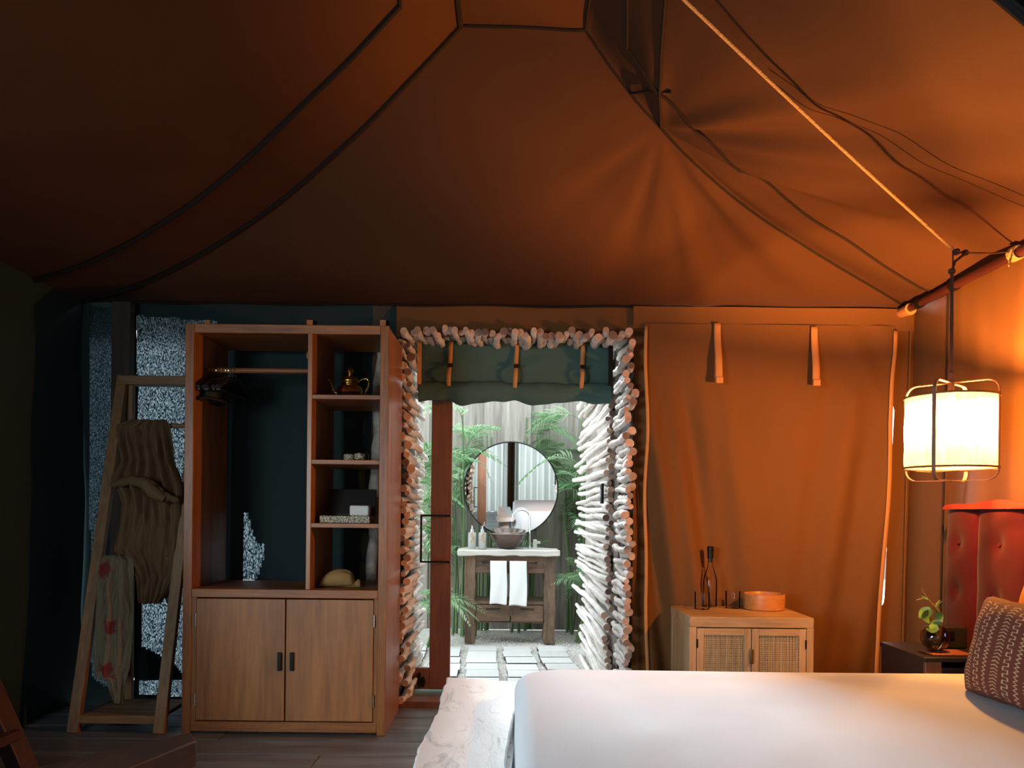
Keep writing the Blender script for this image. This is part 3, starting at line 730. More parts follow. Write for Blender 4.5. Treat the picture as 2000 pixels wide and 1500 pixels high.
def palm(X, Y, hgt, nst, nfr, size, label, spread=.12, zb=-.16, az=None):
    t = thing('areca_palm', label, 'plant', (X, Y, zb), 'palms planted around the garden washstand')
    for s in range(nst):
        a = random.uniform(0, 2*pi); bx = X+spread*.5*cos(a); by = Y+spread*.5*sin(a)
        h_ = hgt*random.uniform(.7, 1.05); tx = bx+random.uniform(-.12, .12); ty = by+random.uniform(-.08, .08)
        MB().tube([(bx, by, zb), (lerp(bx, tx, .5)+.02, lerp(by, ty, .5), zb+h_*.5), (tx, ty, zb+h_)], [.016, .012, .008], 7).build('stem', M_stem, t)
        for f in range(nfr):
            aa = random.uniform(0, 2*pi) if az is None else random.uniform(*az)
            hh = zb+h_*random.uniform(.72, 1.0)
            sc_ = size*random.uniform(.75, 1.15)
            M = Matrix.Translation((lerp(bx, tx, .85), lerp(by, ty, .85), hh)) @ Matrix.Rotation(aa, 4, 'Z') @ Matrix.Rotation(random.uniform(-.55, .25), 4, 'Y') @ Matrix.Rotation(random.uniform(-.5, .5), 4, 'X') @ Matrix.Scale(sc_, 4)
            inst(random.choice(FRM), 'frond', t, M)
    return t
SL, SR_, SB = (2.4, 3.9), (-.9, .7), (-.5, 3.6)
palm(-.66, 8.25, 1.45, 4, 6, .66, 'bushy palm left of the round mirror with fronds fanning beside its rim', .2, az=(1.9, 4.3))
palm(-1.05, 7.7, 2.0, 4, 7, .78, 'tall palm seen through the glass left of the brown door post', .2)
palm(-.30, 8.50, 2.15, 4, 5, .60, 'palm rising behind the round mirror just left of its top', .1, az=(2.0, 3.8))
palm(.20, 8.52, 2.2, 4, 5, .60, 'palm rising behind the round mirror just right of its top', .1, az=(-.6, 1.0))
palm(.62, 8.35, 1.55, 4, 6, .60, 'palm right of the round mirror with fronds hanging against the planks', .15, az=(-1.3, 1.3))
palm(.82, 8.2, 2.2, 4, 6, .66, 'tall slender palm in the far right corner beside the stick wall', .15)
palm(.68, 7.85, .85, 4, 5, .42, 'low leafy palm right of the wooden washstand', .12)
palm(-.74, 7.45, .50, 3, 5, .45, 'low palm with arching leaves left of the wooden washstand', .10)
palm(-.46, 8.1, 2.3, 2, 5, .62, 'slim pale palm leaning between the door post and the round mirror', .1, az=(-1.0, 4.2))
palm(.05, 8.5, .9, 3, 5, .45, 'low palm hidden in the shade behind the wooden washstand', .3, az=SB)

# ================================================================== WASHSTAND
VY = 7.62
va = thing('washstand', 'rustic dark wooden washstand with a pale weathered top and two drawers', 'washstand', (0, 7.9, -.155))
vx0, vx1 = at(907, 1150, VY+.02).x, at(1084, 1150, VY+.02).x; zf = -.155
zt = at(995, 1074, VY).z
def rough_box(a, b, seed, amp=.006, n=(3, 3, 8)):
    bm = bmesh.new(); bmesh.ops.create_cube(bm, size=1)
    for e_axis in range(3):
        es = [e for e in bm.edges if abs((e.verts[0].co-e.verts[1].co).normalized()[e_axis]) > .9]
        bmesh.ops.subdivide_edges(bm, edges=es, cuts=n[e_axis]-1, use_grid_fill=True)
    A, B = Vector(a), Vector(b)
    mb = MB()
    bm.verts.ensure_lookup_table()
    vs = []
    for v in bm.verts:
        p = Vector([lerp(A[i], B[i], v.co[i]+.5) for i in range(3)])
        p += Vector((nz(p.x*6+seed, p.y*6, p.z*7), nz(p.x*6, p.y*6+seed, p.z*7+9), nz(p.x*9, p.y*6+4, p.z*7+seed)))*amp*1.6
        vs.append(p)
    mb.add(vs, [[v.index for v in f.verts] for f in bm.faces]); bm.free(); return mb
LG = .105; VD = .46
for i, (lx, ly) in enumerate(((vx0, VY), (vx1-LG, VY), (vx0, VY+VD-.09), (vx1-LG, VY+VD-.09))):
    rough_box((lx, ly, zf), (lx+LG, ly+.09, zt-.055), i*3.1, .007, (2, 2, 12)).build('leg', M_vanity, va, bevel=.006)
rough_box((at(894, 1075, VY).x, VY-.05, zt-.058), (at(1093, 1075, VY).x, VY+VD+.03, zt), 7, .008, (16, 5, 2)).build('top', [M_vtop], va, bevel=.010, seg=3)
rough_box((vx0+LG-.01, VY+.01, zt-.225), (vx1-LG+.01, VY+.05, zt-.055), 4, .004, (8, 2, 3)).build('apron', M_vanity_h, va, bevel=.004)
dz0, dz1 = at(995, 1215, VY).z, at(995, 1181, VY).z
rough_box((vx0+LG-.01, VY+.01, dz1+.002), (vx1-LG+.01, VY+VD, dz1+.03), 2, .003, (6, 3, 1)).build('shelf', M_vanity_h, va, bevel=.003)
rough_box((vx0+LG-.01, VY+.03, dz0-.012), (vx1-LG+.01, VY+VD, dz0), 2, .003, (6, 3, 1)).build('drawer_runner', M_vanity_h, va)
mid = (vx0+vx1)/2+.01
for (a, b) in ((vx0+LG+.004, mid-.004), (mid+.004, vx1-LG-.004)):
    dr = rough_box((a, VY+.015, dz0+.003), (b, VY+.40, dz1-.004), 8+a, .003, (5, 2, 2)).build('drawer', M_vanity_h, va, bevel=.003)
    MB().box((lerp(a, b, .30), VY+.006, dz1-.05), (lerp(a, b, .72), VY+.018, dz1-.036)).build('groove_shade_bar', M_blackwood, dr, bevel=.003)  # raised black bar stands in for the shade in a finger groove
ry_ = VY-.035; rz = at(985, 1099, ry_).z
rb = MB(); rb.tube([(at(944, 1100, ry_).x, ry_, rz), (at(1047, 1100, ry_).x, ry_, rz)], .006, 8)
for pxx in (944, 1047): rb.tube([(at(pxx, 1100, ry_).x, ry_, rz), (at(pxx, 1100, ry_).x, VY+.02, rz)], .010, 8)
rb.build('towel_rail', M_black, va)
def towel(px0, px1, pyb, label):
    x0, x1 = at(px0, 1130, ry_-.01).x, at(px1, 1130, ry_-.01).x; zb = at(px0, pyb, ry_-.01).z
    L1 = rz-zb
    def fn(u, v):
        s = (v-.5)*2*1.0
        X = lerp(x0, x1, u) - .010*abs(s)*(1-u)*.6 + .004*sin(v*9)
        if abs(s) < .06: a = s/.06*pi/2; return (X, ry_ - .013*sin(a)*-1 - 0, rz+.013*cos(a))
        L_ = (abs(s)-.06)/.94*(L1 if s < 0 else L1*.8)
        yy = ry_ + (.013 if s > 0 else -.013) + .003*sin(u*7+L_*9)
        return (X, yy, rz - L_ + .006*sin(u*5))
    o = MB().grid(fn, 14, 60).build('hand_towel', M_white_towel, None, solid=.008, recalc=False); tag(o, label, 'towel', 'white towels on the washstand rail')
towel(958, 990, 1180, 'left of the two white hand towels on the washstand rail')
towel(996, 1029, 1183, 'right of the two white hand towels on the washstand rail')
# basin
bp_ = at(991, 1070, VY+.2); bz = zt
ba = thing('vessel_basin', 'round bronze coloured basin bowl standing on the washstand', 'basin', (bp_.x, VY+.2, bz))
MB().lathe([(0, .003), (.07, .003), (.085, .01), (.13, .06), (.172, .118), (.186, .142), (.190, .148), (.184, .150), (.165, .125), (.12, .066), (.07, .022), (0, .018)], (bp_.x, VY+.2, bz), 40).build('bowl', M_copper, ba)
MB().lathe([(0, .0), (.02, .0), (.02, .006), (0, .007)], (bp_.x, VY+.2, bz+.018), 16).build('drain', M_chrome, ba)
# rack of thin wire legs around the bowl
def dispenser(px, label):
    p = at(px, 1071, VY+.12); c = (p.x, VY+.12, zt)
    t = thing('soap_dispenser', label, 'dispenser', c, 'soap dispensers on the washstand')
    MB().lathe([(0, .002), (.036, .002), (.039, .008), (.039, .150), (.034, .160), (.013, .165), (.013, .18), (0, .18)], c, 24).build('bottle', M_stone, t)
    mb = MB(); mb.tube([(c[0], c[1], zt+.18), (c[0], c[1], zt+.225)], .007, 10); mb.tube([(c[0], c[1], zt+.222), (c[0], c[1]-.05, zt+.224)], .007, 8); mb.lathe([(0, .165), (.017, .165), (.017, .19), (0, .19)], c, 14); mb.build('pump', M_chrome, t)
    rr = random.Random(px); k = [(rr.uniform(-.012, .012), z_) for z_ in (.075, .095, .115, .13, .145)]
    mb = MB()
    for j in range(5):
        a0 = -pi/2 + k[j][0]*20
        for q in range(1): mb.add([(c[0]+.0405*cos(a0-.3), c[1]+.0405*sin(a0-.3), zt+k[j][1]-.012), (c[0]+.0405*cos(a0+.28), c[1]+.0405*sin(a0+.28), zt+k[j][1]-.002), (c[0]+.0405*cos(a0+.2), c[1]+.0405*sin(a0+.2), zt+k[j][1]+.016)], [(0, 1, 2)])
    mb.build('leaf_motif', simple('motif_amber_%d' % px, (.6, .28, .06), .6), t, solid=.001)
dispenser(922, 'left of the two grey soap dispensers with amber motif on the washstand')
dispenser(942, 'right of the two grey soap dispensers with amber motif, nearer the basin')
# tap and valve
fx = at(1035, 1030, VY+.28).x; fy = VY+.28
ta = thing('gooseneck_tap', 'tall chrome gooseneck tap arching over the round basin', 'tap', (fx, fy, zt))
pts = [(fx, fy, zt), (fx, fy, zt+.30)]
for i in range(13):
    a = pi*i/12; pts.append((fx-.085+.085*cos(a), fy-.03*i/12, zt+.30+.085*sin(a)))
pts.append((fx-.175, fy-.035, zt+.27))
MB().tube(pts, .008, 10).build('spout', M_chrome, ta)
MB().lathe([(0, 0), (.022, 0), (.022, .01), (.012, .014), (.012, .03), (0, .03)], (fx, fy, zt), 16).build('base', M_chrome, ta)
vxp = at(1045, 1060, VY+.15).x
tv = thing('tap_valve', 'square grey tap control block standing right of the basin', 'tap control', (vxp, VY+.15, zt))
MB().box((vxp-.018, VY+.13, zt+.001), (vxp+.018, VY+.17, zt+.095)).build('body', M_steel, tv, bevel=.002)
MB().box((vxp+.018, VY+.14, zt+.055), (vxp+.052, VY+.16, zt+.078)).build('lever', M_steel, tv, bevel=.002)
# mirror
my = 8.0; mc = at(998, 955, my); mr_ = 91*my/F
mi = thing('round_mirror', 'large round mirror with a thin dark rim above the washstand', 'mirror', mc)
MT = Matrix.Translation(mc) @ Matrix.Rotation(R(93.2), 4, 'X')
mb = MB(); n = 72
mb.add([MT @ Vector((0, 0, .004))] + [MT @ Vector((mr_*cos(2*pi*i/n), mr_*sin(2*pi*i/n), .004)) for i in range(n)], [(0, 1+i, 1+(i+1) % n) for i in range(n)])
mb.build('mirror_glass', M_mirror, mi, smooth=False)
MB().tube([MT @ Vector(((mr_+.002)*cos(2*pi*i/n), (mr_+.002)*sin(2*pi*i/n), 0)) for i in range(n)], .008, 8, closed=True).build('rim', M_black, mi)
MB().lathe([(0, -.012), (mr_, -.012), (mr_, -.002), (0, -.002)], (0, 0, 0), 60, MT).build('backing', M_blackwood, mi)
for dx in (-.25, .25): MB().tube([(mc.x+dx, my+.05, zt-.02), (mc.x+dx, my+.05, mc.z)], .012, 8).build('support', M_dark_fence, mi)

# ================================================================== CURTAINS BEHIND THE CAMERA (seen in the mirror)
M_cur = fabric('curtain_sheer', (.46, .49, .46), var=.08, weave=200, trans=.5, tcol=(.42, .43, .41))
def curtain(x0, x1, label):
    o = MB().grid(lambda u, v: (lerp(x0, x1, u), YF-.06+.045*sin(u*(x1-x0)*46)+.02*sin(u*31+v*2), lerp(.01, 2.14, v)), 160, 12).build('entrance_curtain', M_cur, None, recalc=False)
    tag(o, label, 'curtain', 'sheer curtains at the tent entrance')
curtain(-1.16, -.10, 'pale sheer entrance curtain left of the dark gap, seen in the round mirror')
o = MB().grid(lambda u, v: (lerp(-.16, .11, u), YF-.16+.02*sin(u*20), lerp(.01, 2.14, v)), 30, 8).build('entrance_drape', fabric('drape_brown', (.07, .04, .025), var=.3, weave=200), None, recalc=False); tag(o, 'dark brown drape between the two pale entrance curtains, seen in the round mirror', 'curtain')
curtain(.05, 1.16, 'pale sheer entrance curtain right of the dark gap, seen in the round mirror')

# ================================================================== WARDROBE
def WX(px): return at(px, 1050, 3.9).x
wx0, wx1 = -1.600, -.612
WZ = lambda py: at(560, py, 3.9).z
WT = 2.0; WF, WBk = 3.90, 4.40; T = .028
wa = thing('wardrobe', 'tall open teak wardrobe with hanging space, shelves and two lower doors', 'wardrobe', ((wx0+wx1)/2, 4.15, 0))
zm0, zm1 = .668, .710      # rail between open part and doors
xd0, xd1 = WX(597), WX(606)
for (a, b) in ((wx0, wx0+T), (wx1-T, wx1)): MB().box((a, WF+.02, 0), (b, WBk, WT)).build('side_panel', M_ward, wa, bevel=.002)
MB().box((wx0+T, WF+.02, WT-T), (wx1-T, WBk, WT)).build('top_panel', M_ward_h, wa, bevel=.002)
MB().box((wx0+T, WF+.02, .03), (wx1-T, WBk, .055)).build('bottom_panel', M_ward_h, wa)
MB().box((wx0+T, WF+.02, zm1-.025), (wx1-T, WBk, zm1-.001)).build('middle_board', M_ward_h, wa)
for (a, b) in ((wx0-.004, wx0+.040), (wx1-.040, wx1+.004)): MB().box((a, WF, 0), (b, WF+.022, WT+.004)).build('front_stile', M_ward, wa, bevel=.003)
MB().box((wx0+.040, WF, WT-.040), (wx1-.040, WF+.022, WT+.004)).build('front_rail', M_ward_h, wa, bevel=.003)
MB().box((wx0+.040, WF-.002, zm0), (wx1-.040, WF+.022, zm1)).build('front_rail', M_ward_h, wa, bevel=.003)
MB().box((wx0+.040, WF, .012), (wx1-.040, WF+.022, .062)).build('front_rail', M_ward_h, wa, bevel=.003)
MB().box((xd0, WF+.004, zm1), (xd1, WBk-.01, WT-T)).build('divider', M_ward, wa, bevel=.002)
for py in (776, 903, 1027):
    z = at(672, py, WF+.01).z
    MB().box((xd1, WF+.006, z-.010), (wx1-T, WBk-.03, z+.012)).build('shelf', M_ward_h, wa, bevel=.002)
MB().tube([(wx0+T, 4.12, 1.815), (xd0, 4.12, 1.815)], .014, 12).build('hanging_rail', M_ward_h, wa)
mx_ = (wx0+wx1)/2+.006
for k, (a, b) in enumerate(((wx0+.066, mx_-.003), (mx_+.003, wx1-.060))):
    d = MB().box((a, WF-.001, .068), (b, WF+.018, zm0-.006)).build('door', M_ward_door, wa, bevel=.002)
    hx = mx_-.034 if k == 0 else mx_+.026
    hh = MB().box((hx, WF-.018, .315), (hx+.018, WF-.004, .405)); hh.box((hx+.003, WF-.006, .33), (hx+.015, WF+.002, .345)).box((hx+.003, WF-.006, .375), (hx+.015, WF+.002, .39))
    hh.build('handle', M_black, d, bevel=.003)
    for z in (.17, .56):
        ex = a-.004 if k == 0 else b+.004
        MB().tube([(ex, WF-.004, z-.03), (ex, WF-.004, z+.03)], .004, 8).build('hinge', M_chrome, d)
for (a, b) in ((wx0+.04, wx0+.063), (wx1-.057, wx1-.04)): MB().box((a, WF+.006, .062), (b, WF+.022, zm0)).build('inner_stile', M_ward, wa)
# bark covered post behind the shelves
mb = MB(); pts = []; rs = []
for i in range(30):
    t = i/29; pts.append((lerp(-.80, -.735, t)+.006*sin(i), 4.455, lerp(.0, 2.1, t))); rs.append(.032*(1+.15*sin(i*2.3)+.1*sin(i*5.1)))
o = mb.tube(pts, rs, 12).build('bark_post', M_bark); tag(o, 'leaning bark covered post behind the wardrobe shelves', 'post')
# teapot
tp = at(683, 769, 4.12); tz = at(672, 776, WF+.01).z+.0125
te = thing('teapot', 'hammered brass teapot with long spout on the top wardrobe shelf', 'teapot', (tp.x, 4.12, tz))
c = (tp.x, 4.12, tz)
MB().lathe([(0, .001), (.040, .001), (.036, .008), (.055, .018), (.068, .040), (.064, .062), (.045, .080), (.034, .086), (.034, .09)], c, 32).build('body', M_brass, te)
MB().lathe([(.036, .088), (.044, .094), (.046, .102), (.038, .118), (.018, .128), (.010, .132), (.012, .140), (.018, .148), (.017, .160), (.008, .170), (0, .172)], c, 28).build('lid', M_brass, te)
MB().tube([(c[0]-.055, 4.12, tz+.032), (c[0]-.078, 4.12, tz+.042), (c[0]-.090, 4.12, tz+.070), (c[0]-.100, 4.12, tz+.098), (c[0]-.115, 4.12, tz+.112)], [.013, .010, .007, .006, .005], 10).build('spout', M_brass, te)
hp = [(c[0]+.040, 4.12, tz+.095), (c[0]+.065, 4.12, tz+.112), (c[0]+.088, 4.12, tz+.115), (c[0]+.100, 4.12, tz+.098), (c[0]+.095, 4.12, tz+.070), (c[0]+.082, 4.12, tz+.045), (c[0]+.074, 4.12, tz+.022), (c[0]+.060, 4.12, tz+.03)]
MB().tube(hp, .005, 8).build('handle', M_brass, te)
# tea glasses on second shelf
M_deco = carved_material()
z2 = at(672, 903, WF+.01).z+.0125
def tea_glass(px, yy, label):
    p = at(px, 900, yy); c = (p.x, yy, z2)
    t = thing('tea_glass', label, 'glass', c)
    MB().lathe([(0, .002), (.024, .002), (.026, .006), (.027, .045), (.025, .045), (.024, .008), (0, .008)], c, 20).build('glass_cup', M_glass, t)
    MB().lathe([(.0275, .010), (.0282, .012), (.0282, .038), (.0275, .040)], c, 20).build('metal_band', M_deco, t)
tea_glass(703, 4.05, 'ornate small tea glass on the second wardrobe shelf, nearer the side panel')
tea_glass(682, 4.12, 'ornate small tea glass on the second wardrobe shelf, behind the first one')
p = at(718, 900, 4.08)
sp_ = thing('tea_strainer', 'thin silver strainer standing at the right end of the second shelf', 'strainer', (p.x, 4.08, z2))
MB().tube([(p.x+.004, 4.08, z2+.0), (p.x+.005, 4.08, z2+.035), (p.x-.004, 4.08, z2+.048), (p.x-.014, 4.08, z2+.052)], .0018, 6).build('wire', M_chrome, sp_)
MB().lathe([(0, 0), (.012, 0), (.012, .003), (0, .003)], (p.x+.004, 4.08, z2), 14).build('foot', M_chrome, sp_)
# inlaid box, white soap
z3 = at(672, 1027, WF+.01).z+.0125
b0, b1 = at(624, 1020, 3.98).x, at(722, 1020, 3.98).x
bo = thing('inlaid_box', 'flat cream inlaid box with open lid on the third wardrobe shelf', 'box', ((b0+b1)/2, 4.05, z3))
MB().box((b0, 3.98, z3+.001), (b1, 4.13, z3+.036)).build('body', M_inlay, bo, bevel=.002)
MB().box((b0, 3.985, z3), (b1, 4.13, z3+.012), Matrix.Translation((0, 4.13, z3+.036)) @ Matrix.Rotation(R(68), 4, 'X') @ Matrix.Translation((0, -3.985, -z3))).build('lid', M_blackwood, bo, bevel=.002)
so_ = MB().box((0, 0, 0), (.10, .045, .052)); so_ = so_.build('folded_tissue', M_paper, bevel=.008, seg=3); so_.location = (at(682, 1005, 4.03).x, 4.03, z3+.0365); so_.rotation_euler = (0, 0, R(-8)); tag(so_, 'white paper wrapped packet standing on the inlaid box', 'packet')
# pouch
z4 = zm1
mb = MB(); pc = at(664, 1128, 4.05)
def pouch(u, v):
    a = 2*pi*u; t = v; x = lerp(-.108, .108, t)
    e = sin(pi*min(1, max(0, t)))**.55; neck = 1-.55*exp(-((t-.86)/.05)**2); e2 = e if t < .84 else max(e, .35*(1-ss(.97, 1, t)))
    rz_ = .046*e2*neck*(1+.12*sin(9*a+t*7)*(.2+ss(.4, .9, t))); ry2 = .055*e2*neck
    return (pc.x+x, 4.06+ry2*cos(a), z4+.046*e2*neck*.98+rz_*sin(a)*.98+.002)
o = mb.grid(pouch, 40, 40).build('cloth_pouch', fabric('pouch_tan', (.40, .24, .09), var=.25, weave=200), recalc=True); tag(o, 'tan gathered cloth pouch lying at the bottom of the shelves', 'pouch')
# clothes hangers
def hanger_tree():
    t = thing('clothes_hanger', 'x', 'hanger', (0, 0, 0), 'hangers bunched on the wardrobe rail')
    hk = []
    for i in range(14):
        a = R(200) - R(235)*i/13; hk.append((0, .018*cos(a), .018*sin(a)))
    hk.append((0, .0, -.045))
    MB().tube(hk, .0018, 6).build('hook', M_chrome, t)
    MB().tube([(0, -.20, -.115), (0, -.10, -.07), (0, 0, -.045), (0, .10, -.07), (0, .19, -.115)], [.010, .012, .013, .012, .010], 8).build('shoulder_bar', M_blackwood, t)
    MB().tube([(0, -.19, -.125), (0, .18, -.125)], .005, 6).build('cross_bar', M_blackwood, t)
    return t
h0 = hanger_tree()
for i, px in enumerate((412, 418, 424, 431, 438, 443, 448, 454, 460)):
    o = h0 if i == 0 else copy_tree(h0)
    o.location = (at(px, 705, 4.12).x, 4.12, 1.815); o.rotation_euler = (0, 0, R(random.Random(i).uniform(-6, 6)))
    o['label'] = 'one of the black hangers with silver hooks bunched at the left of the wardrobe rail'
# dark bag hanging with the hangers and a long shoehorn
bgx = at(415, 760, 4.05).x
def hat(u, v):
    a = 2*pi*u; r = [0, .035, .06, .066, .070, .10, .115, .112][min(7, int(v*7+.5))]; zz = [.055, .055, .048, .02, .004, -.002, -.010, -.014][min(7, int(v*7+.5))]
    return (bgx+r*cos(a)*.75, 4.06+r*sin(a), 1.655+zz+.004*sin(3*a))
o = MB().grid(hat, 28, 7).build('dark_hat', fabric('hat_dark', (.03, .022, .018), var=.4, weave=200), recalc=True, solid=.004); tag(o, 'dark brimmed hat tucked under the hangers at the left of the wardrobe', 'hat')
sh = thing('shoehorn', 'long slim black shoehorn hanging against the wardrobe divider', 'shoehorn', (xd0-.012, 4.02, 1.75))
MB().tube([(xd0-.012, 4.02, 1.80), (xd0-.014, 4.02, 1.5), (xd0-.013, 4.02, 1.13)], [.004, .006, .006], 8).build('shaft', M_black, sh)
MB().tube([(xd0-.013, 4.02, 1.13), (xd0-.012, 4.02, 1.06)], [.0045, .003], 8).build('tip', M_brass, sh)
# orange webbing tabs above the wardrobe
for px, nm in ((405, 'left'), (605, 'middle'), (748, 'right')):
    p = at(px, 632, YB-.02)
    o = MB().box((p.x-.016, YB-.022, 1.95), (p.x+.016, YB-.016, p.z+.02)).build('webbing_tab', M_tape); tag(o, {'left': 'leftmost dull orange webbing tab sticking up behind the wardrobe', 'middle': 'middle orange webbing tab above the wardrobe divider', 'right': 'right orange webbing tab above the wardrobe side'}[nm], 'strap', 'webbing tabs behind the wardrobe')
# hanging straps on the right canvas
for (px, y0_, y1_, lb) in ((1402, 630, 747, 'left of the two orange straps hanging on the glowing canvas wall'), (1592, 637, 752, 'right of the two orange straps hanging on the glowing canvas wall')):
    a = at(px, y0_, YB-.07); b = at(px+3, y1_, YB-.12)
    t = thing('hanging_strap', lb, 'strap', a, 'loose orange straps on the canvas wall')
    MB().grid(lambda u, v: (lerp(a.x, b.x, v)+(u-.5)*.036*(1+.1*v), lerp(YB-.06, YB-.115, v)+.006*sin(v*7), lerp(a.z, b.z, v)), 3, 14).build('webbing', M_tape, t, solid=.003)
    MB().box((b.x-.019, YB-.125, b.z-.004), (b.x+.021, YB-.108, b.z+.03)).build('folded_end', M_tape, t, bevel=.003)

# ================================================================== LADDER
la = thing('blanket_ladder', 'teak leaning clothes ladder with a bottom shelf left of the wardrobe', 'ladder', (-1.95, 4.1, 0))
def lad(t, side):    # t 0 bottom 1 top
    xb = (-2.13 if side < 0 else -1.71); xt = (-2.07 if side < 0 else -1.66)
    return Vector((lerp(xb, xt, t), lerp(3.90, 4.24, t), lerp(0.0, 1.80, t)))
for s in (-1, 1):
    MB().beam(lad(0, s), lad(1, s), .054, .036, up=(0, 1, .2)).build('rail', M_ladder, la, bevel=.003)
    q = lad(.98, s)
    MB().beam((q.x+.03*-s, 4.28, .0), (q.x+.03*-s, 4.26, 1.76), .04, .03, up=(0, 1, 0)).build('rear_leg', M_ladder, la, bevel=.003)
a, b = lad(.99, -1), lad(.99, 1)
MB().box((a.x-.01, a.y-.03, a.z-.03), (b.x+.01, a.y+.06, a.z+.018)).build('top_bar', M_ladder_h, la, bevel=.003)
rungs = []
for py in (828, 1089):
    z = at(300, py, 4.1).z; t = z/1.8; a, b = lad(t, -1), lad(t, 1); rungs.append((a, b))
    MB().tube([a, b], .013, 10).build('rung', M_ladder_h, la)
a, b = lad(.035, -1), lad(.035, 1)
MB().box((a.x+.02, a.y-.015, .045), (b.x-.02, a.y+.01, .085)).build('shelf_rail', M_ladder_h, la, bevel=.003)
for i in range(4):
    y0 = a.y+.015+i*.088
    MB().box((a.x+.01, y0, .060), (b.x-.01, y0+.083, .080)).build('shelf_slat', M_ladder_h, la, bevel=.002)

def drape(name, rows, yf, mat, label, folds=7, amp=.016, seed=0, n=70, m=90, thick=.004, cat='garment', depth=0.0):
    zs = [at(0, r[0], r[3] if len(r) > 3 else 4.05).z for r in rows]
    tab_l = []; tab_r = []
    for (py, pl, pr, yy) in rows:
        tab_l.append((-py, at(pl, py, yy).x)); tab_r.append((-py, at(pr, py, yy).x))
    tl = sorted(tab_l); tr = sorted(tab_r); ty = sorted([(-r[0], r[3]) for r in rows]); p0, p1 = rows[0][0], rows[-1][0]
    def fn(u, v):
        py = lerp(p0, p1, v); xl = interp(tl, -py); xr = interp(tr, -py); yy = interp(ty, -py)
        uu = u + .06*nz(v*3+seed, u*3)*sin(pi*u)
        X = lerp(xl, xr, uu); z = at(1000+(X*F/yy), py, yy).z
        f = sin(2*pi*folds*(u + .05*nz(v*4, seed)) + seed) * amp * (.4+.6*sin(pi*min(1, v*1.6))) + amp*.9*nz(u*9+seed, v*6) + .4*amp*nz(u*23, v*17+seed)
        return (X, yy + f - .02*sin(pi*u)*1.0, z + .006*nz(u*8, v*3+seed))
    o = MB().grid(fn, n, m).build(name, mat, None, solid=thick, recalc=False); tag(o, label, cat); return o
Yr0 = rungs[0][0].y; Yr1 = rungs[1][0].y
drape('draped_dress', [(820, 262, 322, Yr0-.02), (832, 228, 332, Yr0-.03), (900, 234, 338, Yr0-.06), (935, 214, 352, Yr0-.09), (960, 228, 357, Yr0-.12), (985, 236, 352, Yr0-.11), (1030, 232, 352, Yr0-.12), (1075, 222, 350, Yr0-.13), (1095, 240, 340, Yr0-.14), (1130, 262, 336, Yr0-.15), (1160, 266, 325, Yr0-.15), (1178, 272, 312, Yr0-.14)], 4.0, M_garm1, 'brown olive gathered dress knotted over the upper rung of the ladder', 6, .020, 1.3)
# knotted sleeve across the dress
mb = MB(); kp = [at(218, 948, Yr0-.13), at(255, 938, Yr0-.16), at(290, 945, Yr0-.19), at(318, 968, Yr0-.19), at(350, 978, Yr0-.16)]
kpts = []
for i in range(24):
    t = i/23*4; k = min(3, int(t)); kpts.append(kp[k].lerp(kp[k+1], t-k))
mb.tube(kpts, [.014+.016*sin(pi*i/23)+.004*sin(i*2.1) for i in range(24)], 10)
mb.tube([at(285, 945, Yr0-.2), at(300, 962, Yr0-.21), at(322, 975, Yr0-.2)], [.03, .036, .02], 10)
o = mb.build('knotted_scarf', M_garm1); tag(o, 'olive scarf knotted around the waist of the hanging dress', 'scarf')
drape('floral_dress', [(1084, 205, 252, Yr1-.02), (1094, 198, 262, Yr1-.035), (1140, 192, 262, Yr1-.05), (1220, 188, 262, Yr1-.07), (1290, 184, 256, Yr1-.08), (1320, 186, 250, Yr1-.08), (1326, 206, 248, Yr1-.08), (1372, 226, 240, Yr1-.08)], 4.0, M_floral, 'faded beige dress with red flowers hanging from the lower rung', 3, .014, 4.1)
drape('grey_shirt', [(1000, 322, 356, Yr1+.06), (1085, 318, 352, Yr1+.03), (1100, 316, 352, Yr1+.03), (1160, 318, 345, Yr1+.03), (1178, 326, 342, Yr1+.03)], 4.0, M_garm3, 'grey green shirt hanging behind the dress at the right rail', 2, .012, 8.2)
# dark post in the corner
px0, px1 = at(222, 900, 4.44).x, at(258, 900, 4.44).x
o = MB().box((px0, 4.40, 0), (px1, 4.46, 2.24)).build('tent_post', M_dark_fence, None, bevel=.004); tag(o, 'dark square tent post between the two netting windows behind the ladder', 'post')

# ================================================================== BENCH, SLAB, CHAIR
be = thing('live_edge_bench', 'bleached live-edge wooden bench at the foot of the bed', 'bench', (-.12, 2.3, 0))
BZ = .45
lft = [(1500, 808), (1460, 818), (1420, 838), (1385, 858), (1358, 862), (1340, 868), (1322, 874)]
rgt = [(1332, 1018), (1360, 1014), (1375, 1008), (1400, 1003), (1430, 996), (1460, 990), (1500, 984)]
def onz(px, py, z):
    dy = -(px-1000)*sin(ROLL)+(py-1000)*cos(ROLL); Y = (1.10-z)*F/dy; return at(px, py, Y)
poly = []
for py, px in lft: q = onz(px, py, BZ); poly.append((q.x, q.y))
for py, px in rgt: q = onz(px, py, BZ); poly.append((q.x, q.y))
poly = [(-.262, 1.35), (-.25, 1.7)] + poly + [(-.022, 1.7), (-.035, 1.35)]
dense = []
for i in range(len(poly)):
    a, b = Vector(poly[i]), Vector(poly[(i+1) % len(poly)])
    for k in range(5): q = a.lerp(b, k/5); dense.append((q.x+.006*nz(q.x*30, q.y*18), q.y+.006*nz(q.x*18, q.y*30+7)))
mb = MB(); nn = len(dense); cc = Vector((-.125, 2.2))
rings = [(0.0, BZ, .0), (-.0, BZ-.012, .006), (-.004, BZ-.045, -.008)]
